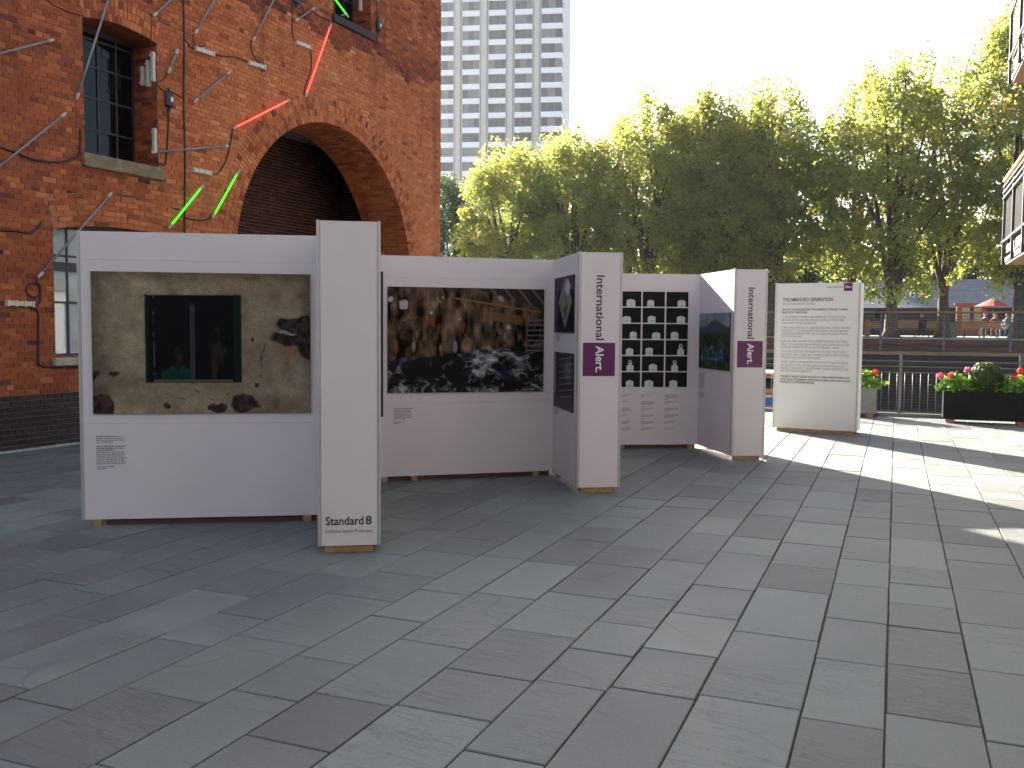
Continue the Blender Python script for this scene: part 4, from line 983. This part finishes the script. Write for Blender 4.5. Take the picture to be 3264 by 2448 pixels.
tag(cl.build('cladding_boards', plain('stained_cladding', (.04, .022, .018), .75, vary=.3, scale=3), qw), kind='stuff'); qb('backing', -2.2, .89, .12, M_STEEL)
q = MB(); q.box(-.05, .05, -.05, .06, .9+2.2, 1.5+2.2); part_copies(q.mesh('rail_bracket', M_POST), 'rail_bracket', qw, [((-.6+30) % 2.4+2.4*i, 0, 0) for i in range(20)])

# moored boat seen between pillar and text board
bt = empty('moored_boat', (*atY((2400, 1300), 23.2)[:2], -1.9), RZ); tag(bt, 'blue hulled boat moored in the dock behind the railing', 'boat')
def hull(L, w_, z0, z1, mat, name, taper=.25):
    q = MB(); pts = [(-L/2+.4, -w_/2), (L/2-taper*L, -w_/2), (L/2, 0), (L/2-taper*L, w_/2), (-L/2+.4, w_/2), (-L/2, 0)]
    n = len(pts); q.v = [(x*.94, y*.85, z0) for x, y in pts]+[(x, y, z1) for x, y in pts]
    q.f = [tuple(range(n))[::-1], tuple(range(n, 2*n))]+[(i, (i+1) % n, n+(i+1) % n, n+i) for i in range(n)]; q.t = [0]*len(q.f); return q.build(name, mat, bt)
M_BLUE = plain('blue_hull', (.02, .1, .38), .4, vary=.08)
hull(4.6, 1.7, -.1, 2.0, M_BLUE, 'hull'); hull(4.7, 1.78, 1.93, 2.05, M_WINK, 'gunwale')
q = MB(); q.box(-1.7, .9, -.6, .6, 2.05, 2.55); q.build('cabin', plain('cabin_varnish', (.35, .15, .07), .4), bt, bevel=.05); q = MB(); q.box(-1.8, 1.0, -.66, .66, 2.55, 2.6); q.build('cabin_roof', M_BALLAST, bt)
for x in (-1.3, -.4, .5):
    q = MB(); q.box(x-.25, x+.2, -.605, -.58, 2.2, 2.45); q.build('cabin_window', M_GLASS, bt)

# ------------------------------------------------------------------ foliage helpers
def leaves_mesh(name, C_, size, tints, mat, up=.3, seed=0, shape='leaf', nrm=None):
    r = np.random.default_rng(seed); n = len(C_)
    d = r.normal(size=(n, 3)); d[:, 2] += up
    if nrm is not None: d = d*.55+nrm
    d /= np.linalg.norm(d, axis=1)[:, None]
    h = r.normal(size=(n, 3)); a = np.cross(d, h); a /= np.linalg.norm(a, axis=1)[:, None]; b = np.cross(d, a)
    s = (size*r.uniform(.65, 1.35, n))[:, None]
    fold = d*s*r.uniform(-.15, .25, (n, 1))
    p0 = C_-a*s*.5; p1 = C_+b*s*.42+fold; p2 = C_+a*s*.55; p3 = C_-b*s*.42+fold
    V = np.stack([p0, p1, p2, p3], 1).reshape(-1, 3)
    me = bpy.data.meshes.new(name); me.vertices.add(4*n); me.vertices.foreach_set('co', V.ravel())
    me.loops.add(4*n); me.loops.foreach_set('vertex_index', np.arange(4*n)); me.polygons.add(n)
    me.polygons.foreach_set('loop_start', np.arange(n)*4); me.polygons.foreach_set('loop_total', np.full(n, 4)); me.update(calc_edges=True)
    at = me.attributes.new('tint', 'FLOAT', 'FACE'); at.data.foreach_set('value', np.clip(tints, 0, 1).astype(np.float32))
    me.materials.append(mat); return me
def tree(loc, top, bottom, rx, trunk_r, nclump, per, seed, label, mat=None, leafsize=.165, tbase=.4, group='plane trees in a row beyond the dock', lean=0.):
    r = np.random.default_rng(seed); o = empty('plane_tree', loc); tag(o, label, 'tree', group)
    H = top; zc = (top+bottom)/2; rz_ = (top-bottom)/2
    pts = []; k = 0
    while len(pts) < nclump:
        p = r.uniform(-1, 1, 3); l = np.linalg.norm(p); k += 1
        if l > 1 or (l < .5 and r.random() < .5): continue
        zz = p[2]; wid = 1.0 if zz < .1 else 1-.35*(zz-.1)
        pts.append(np.array([p[0]*rx*wid, p[1]*rx*wid, zc+zz*rz_*.93]))
    pts = np.array(pts)
    # limbs: trunk then forked branches towards the clumps
    tk = MB(); th = bottom*.9+.6; n = 7
    for i in range(1): tk.tube([(lean*j/n+.05*math.sin(seed+j*1.7)*j/n, .05*math.cos(seed*2+j)*j/n, th*1.5*j/n) for j in range(n+1)], [trunk_r*(1.35 if j == 0 else 1-.45*j/n) for j in range(n+1)], 10)
    tk.build('trunk', M_BARK, o, True)
    br = MB(); nodes = []
    for i in range(9):
        a = 2*math.pi*i/9+r.uniform(-.3, .3); z0 = th*r.uniform(.8, 1.45); e = np.array([math.cos(a)*rx*.62, math.sin(a)*rx*.62, z0+(zc-z0)*r.uniform(.5, 1.5)+1.]); s = np.array([lean, 0, z0])
        mid = s*.45+e*.55+r.normal(0, .25, 3)-np.array([math.cos(a), math.sin(a), 0])*rx*.12; br.tube([s, (s+mid)/2+r.normal(0, .1, 3), mid, e], [trunk_r*.42, trunk_r*.33, trunk_r*.24, trunk_r*.09], 6); nodes += [mid, e, (mid+e)/2]
    for i in range(3):
        e = np.array([r.normal(0, rx*.25), r.normal(0, rx*.25), top-rz_*.35]); s = np.array([lean, 0, th*1.4]); mid = (s+e)/2+r.normal(0, .3, 3); br.tube([s, mid, e], [trunk_r*.5, trunk_r*.3, trunk_r*.07], 6); nodes += [mid, e, (mid+e)/2, (s+mid)/2]
    nodes = np.array(nodes)
    for p in pts[::4]:
        nd = nodes[np.argmin(((nodes-p)**2).sum(1))]; br.tube([nd, (nd+p)/2+r.normal(0, .12, 3), p], [.028, .018, .008], 4, False)
    br.build('branches', M_BARK, o, True)
    cr = r.uniform(.4, .95, nclump)*(1 if leafsize < .25 else 1.3)
    C_ = np.repeat(pts, per, 0); q = r.normal(size=C_.shape); q /= np.linalg.norm(q, axis=1)[:, None]; q *= r.uniform(0, 1, (len(q), 1))**(1/2.2)*np.repeat(cr, per)[:, None]; q[:, 2] *= np.repeat(np.where(pts[:, 2] > zc+rz_*.35, 1.5, .9), per)
    C_ = C_+q
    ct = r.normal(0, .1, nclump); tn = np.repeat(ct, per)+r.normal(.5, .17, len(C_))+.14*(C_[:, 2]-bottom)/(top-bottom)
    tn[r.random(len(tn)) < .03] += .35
    if mat is not None: tn -= .05
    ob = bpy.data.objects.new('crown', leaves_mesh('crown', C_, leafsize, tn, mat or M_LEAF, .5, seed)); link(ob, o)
    return o
TERZ = 1.38
OX = [900, 1010, 1060, 1150, 1250, 1320, 1400, 1450, 1520, 1600, 1680, 1760, 1830, 1900, 1950, 2030, 2100, 2180, 2300]
OY = [470, 440, 330, 262, 275, 232, 197, 200, 200, 182, 160, 142, 128, 105, 72, 45, 15, -40, -100]
kk = 0
LBL = 'tall green and yellow plane tree in the row behind the far quay railing'
LBL2 = 'plane tree of the hinder row, its crown filling gaps behind the front row'
TLAB = {-.27: 'plane tree with the thick trunk rising just right of the text board', 5.4: 'yellowest plane tree beside the steel balconies', -21.6: 'plane tree ending the row in front of the office tower'}
for e1, e2, lab, per, nc, dip in [(-21.6, 51.8, LBL, 118, 200, 0), (-17.4, 51.8, LBL, 118, 200, 0), (-13.1, 51.8, LBL, 118, 200, 0), (-8.8, 51.8, LBL, 118, 205, 0), (-9.6, 51.8, LBL, 118, 205, 0), (-.27, 51.8, LBL, 118, 220, 0), (5.4, 51.0, LBL, 118, 240, 0), (-6.5, 53.0, LBL, 118, 200, 0), (9.2, 51.0, LBL, 120, 170, 0),
                               *[(e, 55.5, LBL2, 88, 165, .5+.09*max(0, e+12)) for e in (-19.4, -15.2, -10.9, -6.7, -2.4, 2.3, 7.4)]]:
    p = G(e1, e2, TERZ); px, py, pz = project((p[0], p[1], 8)); top = atY((px, np.interp(px*.6777, OX, OY)/.6777), p[1])[2]-TERZ-dip+.15
    TR = tree(p, top, (1.15 if e1 > -1 else 1.75) if dip == 0 else (1.6 if e1 > 0 else 2.5), 3.1+.25*(kk % 3), .37 if kk != 4 else .3, nc, per, 40+kk, lab, group='front row of plane trees beyond the dock' if dip == 0 else 'hinder row of plane trees beyond the dock')
    if lab is LBL and e1 in TLAB: tag(TR, TLAB[e1])
    kk += 1
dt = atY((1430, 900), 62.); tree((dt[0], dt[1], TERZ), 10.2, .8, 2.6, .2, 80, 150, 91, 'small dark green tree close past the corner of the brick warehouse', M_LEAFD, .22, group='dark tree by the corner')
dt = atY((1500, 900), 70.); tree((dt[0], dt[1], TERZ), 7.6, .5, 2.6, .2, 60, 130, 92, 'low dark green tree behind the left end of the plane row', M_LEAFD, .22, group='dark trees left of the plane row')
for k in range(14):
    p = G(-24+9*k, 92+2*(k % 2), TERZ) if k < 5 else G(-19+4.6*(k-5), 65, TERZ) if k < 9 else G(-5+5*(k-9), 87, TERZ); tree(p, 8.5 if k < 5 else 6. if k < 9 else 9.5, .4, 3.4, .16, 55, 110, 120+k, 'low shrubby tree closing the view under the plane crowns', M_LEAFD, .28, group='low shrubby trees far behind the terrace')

# ------------------------------------------------------------------ planters
def planter(loc, L, D, H, mat, feet, label):
    o = empty('planter', loc, RZ); tag(o, label, 'planter', 'planters along the dock railing'); t = .03; z0 = .07
    for n_, (a, b, c, d) in {'front_panel': (0, L, 0, t), 'back_panel': (0, L, D-t, D), 'left_panel': (0, t, t+.001, D-t-.001), 'right_panel': (L-t, L, t+.001, D-t-.001)}.items():
        q = MB(); q.box(a, b, c, d, z0, H); q.build(n_, mat, o, bevel=.004)
    q = MB(); q.box(t, L-t, t, D-t, z0, z0+.02); q.build('bottom', mat, o); q = MB(); q.box(t, L-t, t, D-t, H-.08, H-.04); q.build('soil', M_SOIL, o)
    for x in (.05, L-.2):
        for y in (.02, D-.17):
            q = MB(); q.box(x, x+.15, y, y+.15, 0, z0-.001); q.build('foot', M_TERRA, o, bevel=.008)
    return o
def geranium(loc, rx, ry, h, nleaf, flowers, seed, label, group='geraniums in the planters'):
    r = np.random.default_rng(seed); o = empty('geranium', loc, RZ); tag(o, label, 'plant', group)
    nst = 26; st = MB(); heads = []
    for i in range(nst):
        a = r.uniform(0, 6.28); f = r.uniform(.2, 1)**.5; e = np.array([math.cos(a)*rx*f, math.sin(a)*ry*f, h*(1.05-.75*f*f)*r.uniform(.75, 1)]); st.tube([e*np.array([.25, .25, 0]), e*np.array([.7, .7, .7]), e], [.006, .005, .003], 5); heads.append(e)
    st.build('stems', plain('green_stem', (.08, .14, .03), .7), o)
    H = np.array(heads); C_ = H[r.integers(0, nst, nleaf)]+r.normal(0, .055, (nleaf, 3))*np.array([1, 1, .8]); C_[:, 2] = np.maximum(C_[:, 2], .0)
    tn = r.normal(.35, .2, nleaf)+.4*C_[:, 2]/h
    ob = bpy.data.objects.new('leaves', leaves_mesh('leaves', C_, .085, tn, M_LEAFG, .9, seed)); link(ob, o)
    for (x, y, z, pink) in flowers:
        n = 60; q = r.normal(size=(n, 3)); q /= np.linalg.norm(q, axis=1)[:, None]
        MB().tube([(x*.6, y*.6, h*.3), (x, y, z)], .004, 5).build('flower_stalk', M_LEAFG, o)
        ob = bpy.data.objects.new('flower_head', leaves_mesh('flower_head', np.array([x, y, z])+q*np.array([.05, .05, .04]), .05, r.random(n), M_PETP if pink else M_PETR, .2, seed+5, nrm=q)); link(ob, o)
    return o
gp = ground((3005, 1347)); a_, b_ = toG(gp)
PLL, PLD, PLH = 1.44, .5, .60
planter(G(a_, b_), PLL, PLD, PLH, M_DPLANT, 0, 'long charcoal planter holding a clipped box ball and geraniums')
def Pl(x, y, z): return G(a_+x, b_+y, z)
geranium(Pl(.28, .25, PLH-.05), .36, .24, .36, 520, [(-.34, -.1, .33, 1), (-.16, -.15, .34, 0), (.12, 0, .44, 1)], 5, 'left geranium with pink flowers in the long charcoal planter')
geranium(Pl(1.2, .25, PLH-.05), .32, .26, .34, 480, [(.08, 0, .44, 0), (-.02, -.12, .3, 0)], 6, 'right geranium with a red flower in the long charcoal planter')
bx = empty('box_ball', Pl(.72, .25, PLH-.05), RZ); tag(bx, 'round clipped box shrub in the middle of the long planter', 'shrub')
r = np.random.default_rng(8); n = 5200; q = r.normal(size=(n, 3)); q /= np.linalg.norm(q, axis=1)[:, None]; rad = .30*r.uniform(.78, 1.0, n)**.5*(1+.05*np.sin(q[:, 0]*9)*np.cos(q[:, 2]*8)); C_ = q*rad[:, None]; C_[:, 2] += .30; keep = C_[:, 2] > .02
link(bpy.data.objects.new('foliage', leaves_mesh('foliage', C_[keep], .032, r.normal(.4, .2, n)[keep]+.35*np.clip(q[keep][:, 2], 0, 1), M_LEAFB, .2, 4, nrm=q[keep])), bx)
q = MB(); prof = [(.02, .05), (.17, .1), (.235, .2), (.25, .31), (.21, .42), (.1, .51), (.01, .53)]; lathe(prof, 14).build('inner_twigs', M_BARK, bx, True); MB().tube([(0, 0, 0), (0, 0, .2)], .025, 8).build('stem', M_BARK, bx)
gp = ground((2793, 1331)); a2, b2 = toG(gp)
planter(G(a2-.62, b2), .62, .45, .60, M_ZINC, 0, 'grey zinc planter half hidden behind the text board')
geranium(G(a2-.3, b2+.22, .55), .36, .25, .36, 560, [(.26, -.12, .34, 0), (-.2, -.1, .43, 0), (-.05, 0, .4, 0)], 9, 'geranium with red flowers in the grey zinc planter')

# ------------------------------------------------------------------ balconies on the right
far = ground((3197, 847), 2.88)
far = atY((3200, 847), 16.5)
rb_ = empty('balcony_building', (far[0], far[1], 0), RZ); tag(rb_, 'apartment block at the right edge with projecting dark steel balconies', 'building')
BW = brick_mat('apartment_brick', BR_STOPS, .3)
def lb(name, x0, x1, y0, y1, z0, z1, mat, par=rb_, bev=0.):
    q = MB(); q.cur = .5; q.box(x0, x1, y0, y1, z0, z1); return q.build(name, mat, par, tinted=True, bevel=bev)
BUFF = plain('buff_render', (.13, .13, .135), .9, vary=.12, scale=.7, bumpy=.3); lb('wall', 1.7, 9, -34, -.2, 0, 13, BUFF); lb('added_rear_wing', -8, 1.69, -34, -22.5, 0, 13, BUFF)  # unseen wing added behind the camera, wall run on, to hold back sky light
for k, z in enumerate((2.88, 6.0, 9.1)):
    for y in (-3.6, -8.0, -12.4, -16.8, -21.2):
        wn = lb('window', 1.66, 1.72, y-.9, y+.9, z+.25, z+2.3, M_STEEL); lb('pane', 1.645, 1.665, y-.82, y-.02, z+.32, z+2.22, M_GLASS, wn); lb('pane', 1.645, 1.665, y+.02, y+.82, z+.32, z+2.22, M_GLASS, wn)
M_LOUV = plain('louvre_panel', (.2, .2, .21), .35, .4, vary=.1); M_SOFF = plain('soffit_timber', (.3, .17, .09), .7, vary=.2)
for bi, z in enumerate((2.88, 6.0)):
    bl_ = empty('balcony', (far[0], far[1], z), RZ); tag(bl_, ('lower' if bi == 0 else 'upper')+' dark steel balcony with timber handrail on the right-hand block', 'balcony', 'steel balconies of the right-hand block')
    LB = 8.6
    lb('soffit', .02, 1.69, -LB, -.02, 0, .03, M_SOFF, bl_); lb('floor_slab', .12, 1.69, -LB, -.1, .2, .3, M_BALLAST, bl_); lb('edge_beam', 0, .1, -LB, 0, .035, .12, M_STEEL, bl_)
    lb('end_beam', .11, 1.69, -.1, 0, .035, .3, M_STEEL, bl_)
    for i in range(7):
        y = -1.4*i; lb('post', -.045, -.005, y-.03, y+.03, 0, 1.36, M_STEEL, bl_)
        if i < 6:
            lb('infill_panel', .0, .012, y-1.34, y-.06, .42, 1.13, M_LOUV, bl_)
            lv = MB()
            for j in range(16): lv.box(-.006, -.001, y-1.32+.08*j, y-1.3+.08*j, .43, 1.12)
            lv.build('louvre_bars', M_STEEL, bl_)
            lb('white_panel', .01, .02, y-1.3, y-.2, .2, .32, M_WINK, bl_)
    for h in (.39, 1.15, 1.25, 1.35): lb('rail', -.06, -.03, -LB, .02, h-.012, h+.012, M_POST, bl_)
    MB().tube([(-.03, -LB, 1.47), (-.03, .06, 1.47)], .035, 8).build('handrail', M_HAND, bl_, True)
    for i in range(7): lb('handrail_bracket', -.04, -.02, -1.4*i-.01, -1.4*i+.01, 1.36, 1.44, M_STEEL, bl_)
lb('display_card', -.02, -.008, -2.0, -1.55, .5, 1.1, M_WINK, bl_) if False else None

# ------------------------------------------------------------------ things on the terrace
def TT(px, Y): p = atY((px, 1060), Y); return (p[0], p[1], TERZ)
M_BENCH = plain('bench_timber', (.3, .17, .09), .7, vary=.2, scale=5)
def bench(px, Y, L, label):
    o = empty('park_bench', TT(px, Y), RZ); tag(o, label, 'bench', 'benches on the far quay')
    for j in range(4): q = MB(); q.box(-L/2, L/2, -.02, .02, .5+.11*j, .59+.11*j); q.build('back_slat', M_BENCH, o)
    for j in range(4): q = MB(); q.box(-L/2, L/2, .06+.11*j, .15+.11*j, .42, .45); q.build('seat_slat', M_BENCH, o)
    for x in (-L/2+.12, L/2-.18):
        q = MB(); q.box(x, x+.06, .0, .06, 0, .9); q.build('leg', M_STEEL, o); q = MB(); q.box(x, x+.06, .44, .5, 0, .42); q.build('leg', M_STEEL, o)
    return o
bench(2880, 52, 1.5, 'timber bench behind the thick trunk, its back to the dock'); bench(2978, 55, .9, 'short timber bench between the two trunks')
bench(3106, 52, 1.3, 'timber bench in front of the red kiosk'); bench(3152, 52.5, 1.2, 'timber bench in front of the red parasol'); bench(2786, 56, .9, 'timber bench close to the text board edge')
def bin_(px, Y, label):
    o = empty('litter_bin', TT(px, Y), RZ); tag(o, label, 'bin', 'litter bins on the far quay')
    q = MB(); q.box(-.22, .22, -.22, .22, .03, .8); q.build('body', M_GALV, o, bevel=.02); q = MB(); q.box(-.24, .24, -.24, .24, .84, .9); q.build('lid', M_STEEL, o); q = MB(); q.box(-.2, .2, -.2, .2, 0, .85); q.build('liner', M_STEEL, o)
bin_(3037, 52, 'silver litter bin between the second trunk and the red kiosk')
q = empty('timber_pillar', TT(2764, 54), RZ); tag(q, 'short orange timber pillar next to the text board edge', 'pillar'); m_ = MB(); m_.box(-.14, .14, -.14, .14, 0, .95); m_.build('shaft', M_HAND, q); m_ = MB(); m_.box(-.18, .18, -.18, .18, .95, 1.05); m_.build('cap', M_STEEL, q)
M_KRED = plain('kiosk_red', (.2, .035, .02), .55, vary=.12); M_CREAM = plain('cream_panel', (.3, .24, .13), .6, vary=.1)
kx = TT(3095, 66); ko = empty('kiosk', kx, RZ); tag(ko, 'small red kiosk with cream shutters beyond the benches', 'kiosk')
for nm, (a, b, c, d, e, f), mt in [('body', (-.95, .95, 0, 1.7, 0, 2.2), M_KRED), ('roof', (-1.1, 1.1, -.15, 1.85, 2.2, 2.32), M_KRED), ('shutter', (-.6, -.12, -.03, .02, .9, 2.0), M_CREAM), ('shutter', (.14, .6, -.03, .02, .9, 2.0), M_CREAM), ('window', (-.11, .13, -.02, .02, .9, 2.0), M_GLASS), ('counter', (-.7, .7, -.3, 0, .82, .88), M_BENCH)]:
    q = MB(); q.box(a, b, c, d, e, f); q.build(nm, mt, ko)
po = empty('parasol', TT(3162, 62), RZ); tag(po, 'red parasol standing right of the kiosk', 'parasol')
MB().tube([(0, 0, 0), (0, 0, 2.5)], .03, 8).build('pole', M_STEEL, po); q = MB(); n = 8
for i in range(n):
    a, b = 2*math.pi*i/n, 2*math.pi*(i+1)/n; q.quad((0, 0, 2.55), (1.15*math.cos(a), 1.15*math.sin(a), 1.98), (1.15*math.cos((a+b)/2)*.95, 1.15*math.sin((a+b)/2)*.95, 2.0), (1.15*math.cos(b), 1.15*math.sin(b), 1.98))
q.build('canopy', plain('red_canvas', (.28, .035, .025), .8), po); MB().tube([(0, 0, 0), (0, 0, .1)], .28, 12).build('base', M_STEEL, po)
# low pavilion with slate roof
pv = empty('pavilion', G(-8, 76, TERZ), RZ); tag(pv, 'low dark pavilion with a pale slate roof behind the trees', 'building')
M_SLATE = plain('roof_slate', (.17, .18, .19), .7, vary=.15, scale=2)
q = MB(); q.box(-9, 26, .6, 9, 0, 2.15); q.build('wall', plain('dark_cladding', (.03, .028, .028), .8), pv)
rf = MB(); nrow = 16
for j in range(nrow):
    y0, z0 = 0+4.8*j/nrow, 2.05+2.3*j/nrow; rf.quad((-9.6, y0, z0+.04), (26.6, y0, z0+.04), (26.6, y0+.34, z0+.165), (-9.6, y0+.34, z0+.165)); rf.quad((-9.6, y0, z0), (26.6, y0, z0), (26.6, y0, z0+.04), (-9.6, y0, z0+.04))
tag(rf.build('roof', M_SLATE, pv), kind=None); q = MB(); q.quad((-9.6, 4.8, 4.38), (26.6, 4.8, 4.38), (26.6, 9.8, 2.03), (-9.6, 9.8, 2.03)); q.build('rear_roof', M_SLATE, pv)
for x in (1, 6.5, 12, 17.5):
    q = MB(); q.box(x, x+1.1, .56, .6, .9, 1.9); q.build('window', M_GLASS, pv)
sk = MB(); sk.obox((8.5, 1.5, 2.86), (1.2, 0, 0), (0, 1.0, .48), (0, -.08, .16)); sk.build('skylight', M_WINK, pv)

def skin_person(loc, rz, verts, edges_, radii, mat, label, hair=(.03, .02, .015), skin=(.4, .25, .18), head=None):
    me = bpy.data.meshes.new('body'); me.from_pydata(verts, edges_, []); ob = bpy.data.objects.new('person', me); COL.objects.link(ob)
    sm = ob.modifiers.new('s', 'SKIN'); 
    for v_, r_ in zip(me.skin_vertices[0].data, radii): v_.radius = (r_, r_)
    me.skin_vertices[0].data[0].use_root = True
    ss = ob.modifiers.new('u', 'SUBSURF'); ss.levels = 1; ss.render_levels = 1
    dg = bpy.context.evaluated_depsgraph_get(); m2 = bpy.data.meshes.new_from_object(ob.evaluated_get(dg)); bpy.data.objects.remove(ob)
    m2.materials.clear(); m2.materials.append(mat); m2.materials.append(plain('skin_tone', skin, .5)); m2.shade_smooth()
    for p in m2.polygons: p.material_index = 1 if p.center.z > head[2]-.12 else 0
    o = empty('person', loc, rz); tag(o, label, 'person', 'people resting on the far quay'); link(bpy.data.objects.new('body', m2), o)
    h = MB(); hp = np.array(head); lt = lathe([(.085, .0), (.108, .05), (.09, .1), (.04, .13)], 10); lt.v = [tuple(np.array(v_)+hp+np.array([0, -.015, .02])) for v_ in lt.v]; lt.build('hair', plain('hair', hair, .7), o, True)
    return o
def seated(px, Y, rz, shirt, label, zoff=0., hair=(.03, .02, .015)):
    V = [(0, .22, .52), (0, .2, .75), (0, .17, 1.0), (0, .16, 1.12), (0, .17, 1.22), (0, .18, 1.33), (.19, .17, 1.0), (.24, .25, .75), (.15, .45, .66), (-.19, .17, 1.0), (-.24, .25, .75), (-.15, .45, .66), (.1, .4, .52), (.12, .68, .5), (.12, .68, .1), (.12, .8, .05), (-.1, .4, .52), (-.12, .68, .5), (-.12, .68, .1), (-.12, .8, .05)]
    Ed = [(0, 1), (1, 2), (2, 3), (3, 4), (4, 5), (2, 6), (6, 7), (7, 8), (2, 9), (9, 10), (10, 11), (0, 12), (12, 13), (13, 14), (14, 15), (0, 16), (16, 17), (17, 18), (18, 19)]
    Rd = [.16, .14, .15, .06, .09, .085, .07, .05, .04, .07, .05, .04, .09, .07, .045, .035, .09, .07, .045, .035]
    return skin_person(TT(px, Y), rz, V, Ed, Rd, plain('clothes', shirt, .9), label, hair, head=(0, .17, 1.24))
seated(2937, 52.0, RZ+.0, (.015, .015, .018), 'person in dark clothes sitting at the end of the bench by the trunk')
seated(3140, 52.6, RZ, (.1, .1, .1), 'person in a pale grey top sitting on the bench by the parasol', hair=(.35, .3, .25))
seated(3172, 53, RZ, (.14, .05, .03), 'person in a rust top sitting at the bench end by the parasol', hair=(.2, .12, .06))
seated(3214, 54, RZ+2.6, (.12, .15, .19), 'person in a light blue top sitting right of the parasol', hair=(.03, .02, .02))

# ------------------------------------------------------------------ haze over dock and trees
hm = bpy.data.materials.new('thin_haze'); hm.use_nodes = True; t = hm.node_tree; t.nodes.remove(t.nodes['Principled BSDF'])
pvv = t.nodes.new('ShaderNodeVolumePrincipled'); pvv.inputs['Color'].default_value = (.92, .95, 1, 1); pvv.inputs['Density'].default_value = .00014; pvv.inputs['Anisotropy'].default_value = .35
t.links.new(pvv.outputs[0], t.nodes['Material Output'].inputs['Volume'])
hz = MB(); hz.box(-260, 260, -60, 420, -5.2, 108); ho = fixn(hz.build('haze', hm)); tag(ho, kind='stuff')
